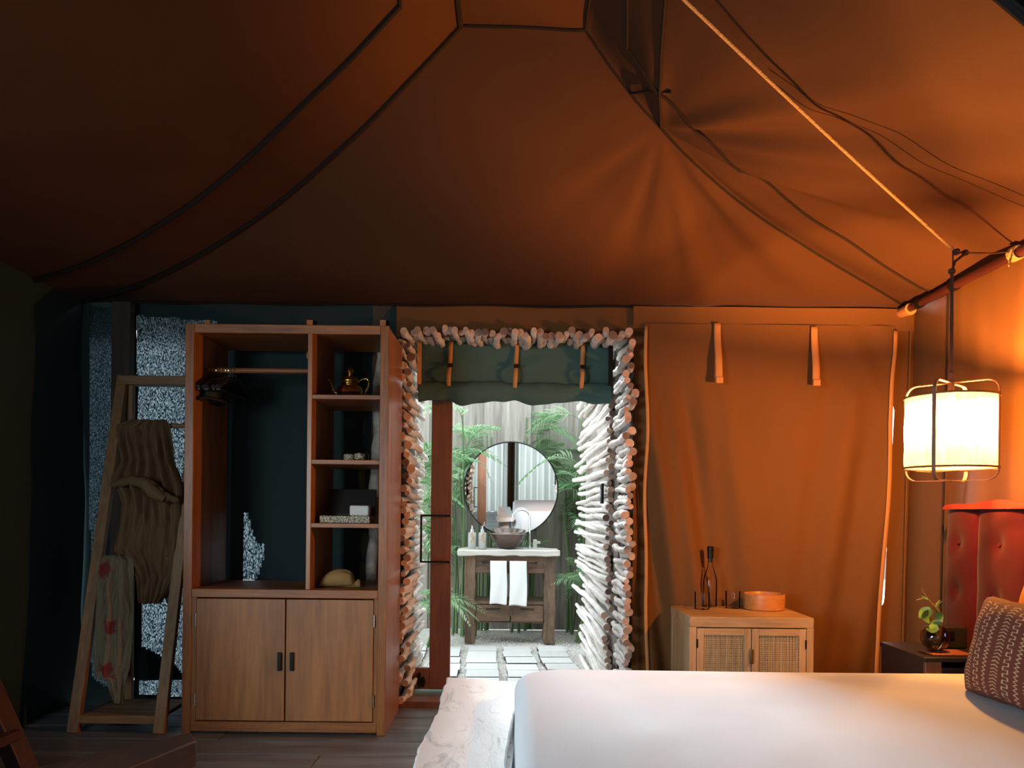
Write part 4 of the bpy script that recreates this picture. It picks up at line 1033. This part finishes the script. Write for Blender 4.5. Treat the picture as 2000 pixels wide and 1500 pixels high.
vs = [(x, y, BZ) for x, y in dense] + [(x + (x-cc.x)*.03, y, BZ-.015) for x, y in dense] + [(x - (x-cc.x)*.10, y, BZ-.065) for x, y in dense]
fs = [tuple(range(nn)), tuple(range(3*nn-1, 2*nn-1, -1))]
for k in range(2): fs += [(k*nn+i, k*nn+(i+1) % nn, (k+1)*nn+(i+1) % nn, (k+1)*nn+i) for i in range(nn)]
mb.add(vs, fs).build('seat_slab', M_bench, be, bevel=.004)
for y0 in (1.55, 2.75): rough_box((-.22, y0, 0), (-.05, y0+.10, BZ-.06), y0, .006, (3, 2, 5)).build('leg', M_bench, be)

SZ = .36
sl_ = thing('slab_table', 'low dark wooden slab table in the lower left foreground', 'table', (-1.5, 2.1, 0))
pl = []
for px, py in ((372, 1430), (384, 1446)): q = onz(px, py, SZ); pl.append((q.x, q.y))
q = onz(240, 1503, SZ); pl.append((q.x+.0, q.y)); pl += [(-1.22, 1.5), (-2.1, 1.35), (-2.05, 1.75)]
q = onz(60, 1500, SZ); pl.append((q.x, q.y)); q = onz(220, 1462, SZ); pl.append((q.x, q.y))
MB().prism(pl, SZ-.085, SZ).build('slab', M_slab, sl_, bevel=.006)
for (lx, ly) in ((-1.30, 2.30), (-1.35, 1.6), (-1.95, 1.5)): MB().box((lx-.03, ly-.03, 0), (lx+.03, ly+.03, SZ-.085)).build('leg', M_slab, sl_, bevel=.004)
ch = thing('lounge_chair', 'dark red wooden chair with a slanted back at the left edge of the picture', 'chair', (-1.9, 2.5, 0))
def chp(px, py, Y=2.75): return at(px, py, Y)
e0, e1 = chp(-66, 1250), chp(38, 1484)
dirc = (e1-e0).normalized()
foot = e1 + dirc*((e1.z)/-dirc.z)
topp = e0 - dirc*.35
for yy in (2.75, 2.25):
    o_ = Vector((0, yy-2.75, 0))
    MB().beam(topp+o_, foot+o_, .05, .09, up=(0, 1, 0)).build('back_post', M_chair, ch, bevel=.004)
for i in range(9):
    q = topp.lerp(foot, .06+.075*i)
    MB().beam(q+Vector((-.03, .0, 0)), q+Vector((-.03, -.5, 0)), .02, .085, up=dirc).build('back_slat', M_chair, ch, bevel=.003)
MB().box((-2.35, 2.25, .30), (-1.68, 2.75, .335)).build('seat', M_chair, ch, bevel=.004)
MB().box((-2.35, 2.26, 0), (-2.29, 2.32, .30)).build('front_leg', M_chair, ch); MB().box((-2.35, 2.68, 0), (-2.29, 2.74, .30)).build('front_leg', M_chair, ch)

# ================================================================== BED
bd = thing('double_bed', 'large bed with a smooth white cover filling the lower right foreground', 'bed', (1.1, 1.95, 0))
BX0, BX1, BY0, BY1, BTZ = .015, 2.12, .95, 2.88, .552
def rrect(a, k=.16):
    # rounded rectangle outline by angle parameter 0..1
    n = 4; per = a*4; s = int(per) % 4; f = per-int(per)
    w_, h_ = BX1-BX0, BY1-BY0; cx_, cy_ = (BX0+BX1)/2, (BY0+BY1)/2
    corners = [(1, -1), (1, 1), (-1, 1), (-1, -1)]
    # straight side from corner s to corner s+1 with arcs
    c0 = corners[s]; c1 = corners[(s+1) % 4]
    p0 = Vector((cx_+c0[0]*w_/2, cy_+c0[1]*h_/2)); p1 = Vector((cx_+c1[0]*w_/2, cy_+c1[1]*h_/2)); d = (p1-p0).normalized()
    i0 = Vector((cx_+c0[0]*(w_/2-k), cy_+c0[1]*(h_/2-k))); i1 = Vector((cx_+c1[0]*(w_/2-k), cy_+c1[1]*(h_/2-k)))
    nrm = Vector((d.y, -d.x))
    if f < .12:
        a_ = (f/.12)*pi/4 + pi/4; v0 = -d; return i0 + (v0*cos(a_)+nrm*sin(a_))*k if False else i0 + (nrm*sin(a_) - d*cos(a_))*k
    if f > .88:
        a_ = ((f-.88)/.12)*pi/4; return i1 + (nrm*cos(a_)+d*sin(a_))*k
    return (i0+nrm*k).lerp(i1+nrm*k, (f-.12)/.76)
cxy = Vector(((BX0+BX1)/2, (BY0+BY1)/2))
prof = [(0, 0, 0)]
def cover(u, v):
    p = rrect(u % 1.0); d = p-cxy
    if v < .5:
        f = (v/.5); q = cxy + d*f*(1-.055/d.length*1.0); 
        return (q.x, q.y, BTZ + .004*nz(q.x*3, q.y*3) + .0025*nz(q.x*9, q.y*5) - .010*f**8)
    t = (v-.5)/.5; out = d.normalized()
    if t < .3:
        a = t/.3*pi/2; q = cxy + d*(1-.055/d.length) + out*.055*sin(a); return (q.x, q.y, BTZ-.010-.055*(1-cos(a)))
    s = (t-.3)/.7; rip = .012*sin(u*230)*ss(.1, .7, s) + .014*sin(u*97+2)*ss(.0, .8, s)
    q = cxy + d + out*(rip + .005*s); return (q.x, q.y, BTZ-.065-s*.42)
MB().grid(cover, 400, 70).build('bed_cover', M_linen, bd, recalc=False)
MB().box((BX0+.06, BY0+.06, .06), (BX1-.05, BY1-.06, .30)).build('bed_base', M_blackwood, bd, bevel=.01)
MB().box((BX0+.06, BY0+.06, .30), (BX1-.05, BY1-.06, .50)).build('mattress', M_linen, bd, bevel=.04, seg=3)
for (a, b) in ((BX0+.1, BY0+.1), (BX0+.1, BY1-.16), (BX1-.15, BY0+.1), (BX1-.15, BY1-.16)): MB().box((a, b, 0), (a+.06, b+.06, .06)).build('foot', M_blackwood, bd)

# headboard
hb = thing('headboard', 'wide dark red velvet headboard against the right canvas wall', 'headboard', (2.17, 3.0, 0))
MB().box((2.135, .9, .12), (2.185, 3.89, 1.08)).build('board', M_blackwood, hb)
ys = [3.90, 3.64, 3.27, 2.90, 2.45, 2.0, 1.55, 1.1]
for a, b in zip(ys, ys[1:]):
    def pad(u, v, a=a, b=b):
        Y = lerp(b, a, u); z = lerp(.15, 1.135, v)
        bul = (sin(pi*u)**.35)*(sin(pi*min(1, v*.97+.03))**.25)
        tuft = sum(exp(-((Y-(a+b)/2)**2+(z-zz)**2)/.0016) for zz in (.45, .75, .98))
        return (2.135-.045*bul + .02*tuft + .004*nz(Y*9, z*9), Y, z + .015*sin(pi*u)*ss(.9, 1, v))
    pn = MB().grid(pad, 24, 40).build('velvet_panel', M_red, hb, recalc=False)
    mb = MB()
    for zz in (.45, .75, .98): mb.lathe([(0, -.006), (.009, -.004), (.011, 0), (.009, .002)], (0, 0, 0), 10, Matrix.Translation((2.112, (a+b)/2, zz)) @ Matrix.Rotation(R(90), 4, 'Y'))
    mb.build('button', M_red, pn)
MB().grid(lambda u, v: (lerp(2.10, 2.19, v) - .02*sin(pi*v), lerp(.9, 3.90, u), 1.135+.018*sin(pi*v)+.008*sin(u*40)*sin(pi*v)+.028*exp(-((lerp(.9, 3.90, u)-3.55)/.16)**2)*sin(pi*v)), 120, 8).build('top_roll', fabric('velvet_red_sheen', (.26, .035, .025), var=.15, weave=200), hb)  # paler red paints the velvet's sheen along the top

def cushion(name, c, w_, h_, th, yaw, tilt, mat, label, seed=0, uvs=False):
    M = Matrix.Translation(c) @ Matrix.Rotation(yaw, 4, 'Z') @ Matrix.Rotation(tilt, 4, 'X') @ Matrix.Translation((0, 0, h_/2))
    vs = []; fs = []; n = 34; uv = []
    for s in (-1, 1):
        for j in range(n+1):
            for i in range(n+1):
                u, v = i/n*2-1, j/n*2-1
                pu = 1-abs(u)**3.0; pvv = 1-abs(v)**3.0; k = max(0, pu*pvv)**.42
                X = u*w_/2*(1-.07*(1-abs(v)**2)*1.0*abs(u)**4); Z = v*h_/2*(1-.07*(1-abs(u)**2)*abs(v)**4)
                vs.append(M @ Vector((X, s*th/2*k + .005*nz(u*3+seed, v*3), Z + .004*nz(u*4, v*4+seed)))); uv.append((i/n, j/n))
    N1 = (n+1)**2
    for s in range(2):
        for j in range(n):
            for i in range(n):
                a = s*N1+j*(n+1)+i; q = (a, a+1, a+n+2, a+n+1); fs.append(q if s == 0 else q[::-1])
    mb = MB().add(vs, fs); me = mb.mesh(name, mat, recalc=False)
    bm = bmesh.new(); bm.from_mesh(me)
    ul = bm.loops.layers.uv.new('UVMap')
    for f in bm.faces:
        for l in f.loops: l[ul].uv = uv[l.vert.index]
    bmesh.ops.remove_doubles(bm, verts=bm.verts, dist=.0005); bm.to_mesh(me); bm.free()
    for p in me.polygons: p.use_smooth = True
    o = bpy.data.objects.new(name, me); C.objects.link(o)
    tag(o, label, 'cushion'); return o
# faces -X (towards the foot of the bed), leaning back
cushion('mudcloth_cushion', (1.44, 2.24, BTZ-.005), .56, .315, .16, R(-90), R(-13), M_mud, 'rust cushion with pale zigzag and chevron pattern in front on the bed', 1)
cushion('ochre_cushion', (1.63, 2.36, BTZ-.005), .58, .38, .14, R(-90), R(-14), M_orange, 'ochre orange cushion behind the patterned cushion on the bed', 2)
cushion('blush_pillow', (1.80, 2.54, BTZ-.005), .62, .42, .16, R(-90), R(-12), M_pink, 'pale blush pillow at the back against the red headboard', 3)

# ================================================================== NIGHTSTAND AND THINGS ON IT
NZ = .50; nx0, nx1, ny0, ny1 = 1.765, 2.08, 3.40, 3.80
ns = thing('nightstand', 'black lacquered nightstand between the canvas wall and the bed', 'nightstand', ((nx0+nx1)/2, 3.6, 0))
MB().box((nx0-.006, ny0-.006, NZ-.02), (nx1+.006, ny1+.006, NZ)).build('top', M_blackwood, ns, bevel=.003)
MB().box((nx0, ny0+.02, .12), (nx0+.02, ny1, NZ-.02)).build('side_panel', M_blackwood, ns); MB().box((nx1-.02, ny0+.02, .12), (nx1, ny1, NZ-.02)).build('side_panel', M_blackwood, ns)
MB().box((nx0+.02, ny1-.02, .12), (nx1-.02, ny1, NZ-.02)).build('back_panel', M_blackwood, ns)
MB().box((nx0+.02, ny0+.03, .12), (nx1-.02, ny1-.02, .14)).build('bottom_board', M_blackwood, ns)
dw = MB().box((nx0+.075, ny0+.004, .31), (nx1-.03, ny0+.022, NZ-.045)).build('drawer', M_blackwood, ns, bevel=.002)
MB().tube([((nx0+nx1)/2+.02-.04, ny0-.008, .39), ((nx0+nx1)/2+.02+.04, ny0-.008, .39)], .005, 8).build('knob', M_steel, dw)
MB().box((nx0+.002, ny0, 0), (nx0+.072, ny0+.03, NZ-.02)).build('corner_post', M_doorwood, ns, bevel=.003)
for (a, b) in ((nx1-.045, ny0), (nx1-.045, ny1-.045), (nx0, ny1-.045)): MB().box((a, b, 0), (a+.04, b+.04, .12)).build('leg', M_blackwood, ns)
o = MB().prism([(1.815, 3.43), (1.985, 3.43), (1.985, 3.55), (1.815, 3.55)], NZ+.001, NZ+.010).build('wooden_tray', wood('tray_red', (.22, .05, .02), (.42, .13, .05), 'X', .4), bevel=.003); tag(o, 'small red brown wooden tray under the round glass vase', 'tray')
vc = Vector((at(1826, 1237, 3.49).x, 3.49, NZ+.012))
vs_ = thing('glass_vase', 'round smoked glass vase holding a green pothos cutting', 'vase', vc)
r_ = .060
pr = [(0, 0.0005), (.022, .0005)] + [(r_*sin(a), r_*(1-cos(a))) for a in [R(x_) for x_ in range(30, 151, 10)]]
pr2 = pr + [(r*.93, z) for r, z in reversed(pr[2:])] + [(0, .006)]
MB().lathe(pr2, vc, 32).build('glass_ball', M_vase, vs_)
MB().lathe([(0, .008), (.025, .010), (.045, .028), (.050, .045), (0, .045)], vc, 24).build('water', glass('water', (.9, .92, .88), 0, 1.33), vs_)
def pt(px, py, Y=3.49): return at(px, py, Y)
for st in ([(1836, 1245), (1840, 1215), (1830, 1190), (1812, 1170), (1800, 1150)], [(1830, 1240), (1832, 1200), (1822, 1180), (1806, 1168), (1790, 1172)], [(1828, 1240), (1822, 1212), (1806, 1195)], [(1834, 1242), (1838, 1200), (1828, 1180), (1836, 1172)]):
    MB().tube([pt(px, py, 3.49-.004*i) for i, (px, py) in enumerate(st)], [.0035, .0032, .003, .0026, .0018][:len(st)], 6).build('stem', simple('pothos_stem', (.24, .15, .04), .6) if 'pothos_stem' not in bpy.data.materials else bpy.data.materials['pothos_stem'], vs_)
def pleaf(px, py, L, wd, ang, tiltx, seed):
    M = Matrix.Translation(pt(px, py, 3.46-.01*(seed % 3))) @ Matrix.Rotation(ang, 4, 'Y') @ Matrix.Rotation(tiltx, 4, 'X')
    def fn(u, v):
        t = v; wv = wd*(sin(pi*min(1, t*.9+.1))**.7)*(1-t)**.25*(1-.15*(t > .96)); s = (u-.5)*2
        return M @ Vector((L*t, .15*wv*abs(s)+.01*sin(t*3)-.004, s*wv))
    MB().grid(fn, 6, 12).build('leaf', M_potleaf, vs_, recalc=False)
pleaf(1818, 1190, .065, .028, R(145), R(15), 1); pleaf(1808, 1192, .06, .026, R(75), R(-20), 2); pleaf(1836, 1215, .05, .022, R(150), R(10), 0); pleaf(1832, 1225, .055, .022, R(170), R(25), 2)
pleaf(1830, 1196, .05, .020, R(60), R(20), 1); pleaf(1826, 1185, .045, .006, R(-35), R(0), 0); pleaf(1812, 1170, .04, .005, R(200), R(0), 1)
# black speaker box with a small blue display
ra = thing('bedside_radio', 'black bedside radio with a small blue display behind the vase', 'radio', (1.99, 3.68, NZ))
MB().box((1.925, 3.62, NZ+.001), (2.07, 3.72, NZ+.10)).build('case', M_blackwood, ra, bevel=.006)
MB().box((1.965, 3.616, NZ+.045), (2.01, 3.622, NZ+.08)).build('screen', M_black, ra)
MB().box((1.974, 3.614, NZ+.055), (1.984, 3.617, NZ+.066)).build('display_digits', M_display, ra)
MB().lathe([(0, 0), (.010, 0), (.010, .008), (0, .008)], (0, 0, 0), 14, Matrix.Translation((1.945, 3.616, NZ+.06)) @ Matrix.Rotation(R(90), 4, 'X')).build('dial', M_steel, ra)

# ================================================================== RATTAN CABINET
CY = 3.96; CZ = .590; cx0, cx1 = at(1347, 1205, CY).x, at(1590, 1205, CY).x; CD = .47
ca = thing('cane_cabinet', 'low pale teak cabinet with two woven cane doors beyond the bed', 'cabinet', ((cx0+cx1)/2, 4.2, 0))
MB().box((cx0, CY, CZ-.052), (cx1, CY+CD, CZ)).build('top', M_cab, ca, bevel=.003)
for (a, b) in ((cx0, cx0+.035), (cx1-.035, cx1)): MB().box((a, CY, .0), (b, CY+.035, CZ-.052)).build('front_post', M_cab_v, ca, bevel=.002); MB().box((a, CY+CD-.035, .0), (b, CY+CD, CZ-.052)).build('rear_post', M_cab_v, ca, bevel=.002)
for a in (cx0+.006, cx1-.018):
    for k in range(4): MB().box((a, CY+.035+k*.1, .10), (a+.012, CY+.034+k*.1+.098, CZ-.052)).build('side_plank', M_cab_v, ca)
MB().box((cx0+.035, CY+.01, .08), (cx1-.035, CY+CD-.02, .10)).build('bottom_board', M_cab, ca)
MB().box((cx0+.02, CY+CD-.015, .08), (cx1-.02, CY+CD-.004, CZ-.052)).build('back_panel', M_cab, ca)
dm = (cx0+cx1)/2
for k, (a, b) in enumerate(((cx0+.038, dm-.002), (dm+.002, cx1-.038))):
    d = thing('door', None, None, (a, CY, .3)); d.parent = ca; d.matrix_parent_inverse = Matrix.Translation(ca.location).inverted(); 
    z0, z1 = .105, CZ-.057; s_ = .034
    MB().box((a, CY+.001, z0), (a+s_, CY+.022, z1)).build('door_frame', M_cab_v, d, bevel=.002); 
    MB().box((b-s_, CY+.001, z0), (b, CY+.022, z1)).build('door_frame', M_cab_v, d, bevel=.002)
    MB().box((a+s_, CY+.001, z1-s_), (b-s_, CY+.022, z1)).build('door_frame', M_cab, d, bevel=.002)
    MB().box((a+s_, CY+.001, z0), (b-s_, CY+.022, z0+s_)).build('door_frame', M_cab, d, bevel=.002)
    wv = MB(); x0, x1, q0, q1 = a+s_, b-s_, z0+s_, z1-s_
    nx_, nz_ = 26, 38; rr = random.Random(k)
    for i in range(nx_):
        X = lerp(x0+.003, x1-.003, i/(nx_-1))+rr.uniform(-.001, .001); wd = rr.uniform(.0028, .0042)
        wv.box((X-wd/2, CY+.008+.002*(i % 2), q0), (X+wd/2, CY+.0095+.002*(i % 2), q1))
    for j in range(nz_):
        Z = lerp(q0+.003, q1-.003, j/(nz_-1))+rr.uniform(-.001, .001); wd = rr.uniform(.0024, .0040)
        wv.box((x0, CY+.009+.002*(j % 2)-.001, Z-wd/2), (x1, CY+.0105+.002*(j % 2)-.001, Z+wd/2))
    w_o = wv.build('cane_weave', M_cane, d, smooth=False); w_o['kind'] = 'stuff'
    MB().box((x0, CY+.018, q0), (x1, CY+.021, q1)).build('backing_cloth', M_cane_back, d)
    ex = a-.003 if k == 0 else b-.005
    for zz in (z1-.075, z0+.05):
        MB().box((ex, CY-.002, zz-.022), (ex+.008, CY+.003, zz+.022)).build('hinge', M_black, d)
MB().box((dm-.010, CY-.012, .36), (dm+.006, CY+.0, .435)).build('latch', M_brass if False else simple('latch_bronze', (.22, .13, .05), .4, metal=.8), ca, bevel=.003)
def onC(px, py, z=CZ): return onz(px, py, z)
def tumbler(px, py, label):
    q = onC(px, py); c = (q.x, q.y, CZ+.001); t = thing('drinking_glass', label, 'glass', c, 'tumblers on the cane cabinet')
    MB().lathe([(0, 0), (.036, 0), (.039, .004), (.040, .092), (.0375, .092), (.0365, .012), (0, .010)], c, 32).build('tumbler', M_glass, t)
tumbler(1371, 1190, 'left clear tumbler in front of the glass bottle')
tumbler(1431, 1188, 'right clear tumbler between the bottle and the wooden bowl')
q = onC(1390, 1187); bc = (q.x, q.y+.04, CZ+.001); bo_ = thing('glass_bottle', 'tall clear glass bottle with a black stopper on the cane cabinet', 'bottle', bc)
MB().lathe([(0, .004), (.028, 0), (.037, .004), (.038, .02), (.038, .14), (.034, .165), (.020, .205), (.014, .23), (.013, .265), (.0115, .265), (.012, .23), (.018, .205), (.032, .165), (.0355, .14), (.0355, .01), (0, .010)], bc, 32).build('bottle_glass', M_glass, bo_)
MB().lathe([(0, .245), (.0115, .245), (.0115, .266), (.0165, .266), (.0175, .30), (.019, .328), (.015, .332), (0, .332)], bc, 20).build('stopper', M_black, bo_)
q = onC(1499, 1193); bw = (q.x, q.y+.06, CZ+.001)
o = MB().lathe([(0, 0), (.100, 0), (.106, .006), (.109, .05), (.108, .084), (.103, .086), (.100, .080), (.098, .016), (0, .012)], bw, 48).build('wooden_bowl', wood('bowl_wood', (.34, .12, .03), (.66, .30, .09), 'X', .35, 7), None); tag(o, 'shallow round honey coloured wooden bowl on the cane cabinet', 'bowl')

# ================================================================== PENDANT LAMP
LY = 3.25; lc = at(1857, 845, LY); Lr = 82*LY/F
lp = thing('pendant_lamp', 'glowing gauze pendant lamp in thin oval hoops above the nightstand', 'lamp', lc)
zt_, zb_ = at(1857, 776, LY).z, at(1857, 914, LY).z
def shade(u, v):
    a = 2*pi*u; z = lerp(zb_-.004, zt_, v); r = Lr*(.985+.035*sin(pi*v)*(.5+.5*nz(cos(a)*2, sin(a)*2, v*3))+.018*nz(cos(a)*5, sin(a)*5, v*4)*sin(pi*v))
    r *= 1+.03*max(0, cos(a-pi*1.05))*exp(-((v-.12)/.1)**2)
    return (lc.x+r*cos(a), LY+r*sin(a), z+.006*sin(3*a)*(1-v))
MB().grid(shade, 72, 24).build('gauze_shade', M_shade, lp, recalc=False)
MB().grid(lambda u, v: (lc.x+Lr*.99*v*cos(2*pi*u), LY+Lr*.99*v*sin(2*pi*u), zb_+.006-.006*v), 36, 6).build('bottom_gauze', M_shade, lp, recalc=False)
MB().grid(lambda u, v: (lc.x+Lr*1.0*cos(2*pi*u), LY+Lr*1.0*sin(2*pi*u), lerp(zt_-.028+.006*sin(u*25), zt_+.004, v)), 60, 2).build('hem', M_shade, lp, recalc=False)
for z in (zt_, zb_): MB().tube([(lc.x+Lr*1.01*cos(2*pi*i/48), LY+Lr*1.01*sin(2*pi*i/48), z) for i in range(48)], .0045, 6, closed=True).build('hoop', M_rattan_ring, lp)
def rib(ang):
    pts = []; zt2, zb2 = zt_+.058, zb_-.052; hw = Lr*1.03; rr_ = .045
    for (sx, sz, a0) in ((1, 1, 0), (-1, 1, 90), (-1, -1, 180), (1, -1, 270)):
        for k in range(7):
            a = R(a0+90*k/6); cx_ = sx*(hw-rr_); cz_ = (zt2-rr_) if sz > 0 else (zb2+rr_)
            pts.append((cx_+rr_*cos(a), cz_+rr_*sin(a)))
    return [(lc.x+x_*cos(ang), LY+x_*sin(ang), z_) for x_, z_ in pts]
for ang in (R(42), R(132)):
    P = rib(ang); mb = MB(); k = len(P); vs = []
    nrm = Vector((-sin(ang), cos(ang), 0))
    cen = Vector((lc.x, LY, (zt_+zb_)/2))
    for p in P:
        p = Vector(p); o_ = (p-cen).normalized()
        vs += [p-nrm*.007-o_*.002, p+nrm*.007-o_*.002, p+nrm*.007+o_*.002, p-nrm*.007+o_*.002]
    fs = []
    for i in range(k):
        j = (i+1) % k
        for q in range(4): fs.append((i*4+q, i*4+(q+1) % 4, j*4+(q+1) % 4, j*4+q))
    mb.add(vs, fs).build('rib', M_rattan_ring, lp)
bz_ = zt_-.03
MB().lathe([(0, -.030), (.018, -.026), (.028, -.010), (.026, .01), (.014, .03), (.013, .045), (0, .045)], (lc.x, LY, bz_), 20).build('bulb', M_bulb, lp)
hk = at(1861, 487, LY)
MB().tube([(lc.x, LY, bz_+.045), (lc.x, LY, zt_+.10)], .012, 10).build('socket', M_cord, lp)
kn = at(1859, 530, LY)
MB().tube([(lc.x, LY, zt_+.06), (lc.x-.003, LY, zt_+.3), (kn.x, LY, kn.z), (kn.x+.012, LY, kn.z+.04), at(1885, 496, LY+.02)], .0055, 8).build('cable', M_cord, lp)
MB().tube([(lc.x+.001, LY-.008, zt_+.05), (kn.x, LY-.008, kn.z), hk], .003, 6).build('support_string', M_cord, lp)
pl_ = bpy.data.lights.new('lamp_light', 'POINT'); pl_.energy = 390; pl_.color = (1.0, .40, .085); pl_.shadow_soft_size = .03
po = bpy.data.objects.new('lamp_light', pl_); C.objects.link(po); po.parent = lp; po.matrix_parent_inverse = Matrix.Translation(lc).inverted(); po.location = (lc.x, LY, zt_-.085)
# rope from the ridge to the lamp hook
far = Vector(hk); v0 = at(1338, 0, 2.62)
rope_end = far + (v0-far)*1.06
o = MB().tube([far.lerp(rope_end, i/20) - Vector((0, 0, .01*sin(pi*i/20))) for i in range(21)], .006, 8).build('ceiling_rope', M_rope); tag(o, 'long taut orange rope running down from the tent ridge to the lamp', 'rope')
# eave pole along the right wall and its ties
e0 = Vector((XR-.075, YB-.05, ZE-.025)); e1 = Vector((XR-.085, -1.6, ZE-.025))
o = thing('eave_pole', 'dark red pole running along the top of the right canvas wall', 'pole', e0)
MB().tube([e0, e1], .021, 14).build('shaft', M_pole, o)
MB().tube([e0+Vector((.0, .03, -.0)), e0+Vector((0, -.09, -.006))], [.026, .033], 10).build('cloth_wrapping', M_tape, o)
for yy in (4.28, 3.95): MB().tube([(e0.x, yy, e0.z), (e0.x, yy-.04, e0.z)], .026, 12).build('collar', M_black, o)
kx = at(1985, 510, 3.5)
tiep = Vector((XR-.08, 3.46, ZE-.01))
a_ = at(1885, 494, LY+.03)
r2 = thing('tie_cord', 'dark cord tying the lamp cable across to the eave pole', 'cord', tiep)
MB().tube([at(1866, 492, LY), a_, a_.lerp(tiep, .5)+Vector((0, 0, -.006)), tiep], .004, 6).build('cord', M_cord, r2)
for q in (at(1868, 492, LY), a_, kn):
    mb = MB()
    for k in range(3):
        M_ = Matrix.Translation(q) @ Matrix.Rotation(k*1.1, 4, 'X') @ Matrix.Rotation(k*.9, 4, 'Z')
        mb.tube([M_ @ Vector((.011*cos(t_*pi/5), .011*sin(t_*pi/5), 0)) for t_ in range(10)], .004, 6, closed=True)
    mb.build('knot', M_cord, r2)
mb = MB()
for k in range(4): mb.tube([(tiep.x+.027*cos(t_*pi/6), tiep.y-.012*k, e0.z+.027*sin(t_*pi/6)) for t_ in range(12)], .006, 6, closed=True)
for k in range(7):
    mb.tube([(tiep.x-.02, tiep.y-.02, e0.z-.01), (tiep.x-.03-.004*k, tiep.y-.02-.006*k, e0.z-.05-.006*(k % 3))], .0025, 5)
mb.build('rope_lashing', M_rope, r2)
# black ridge pole in the top right corner
p0, p1 = at(1935, -30, 1.9), at(2030, 50, 1.9)
dd = (p1-p0).normalized()
o = MB().tube([p0-dd*.1, p1+dd*.12], .02, 12).build('roof_strut', M_black); tag(o, 'black strut crossing the top right corner of the roof', 'strut')
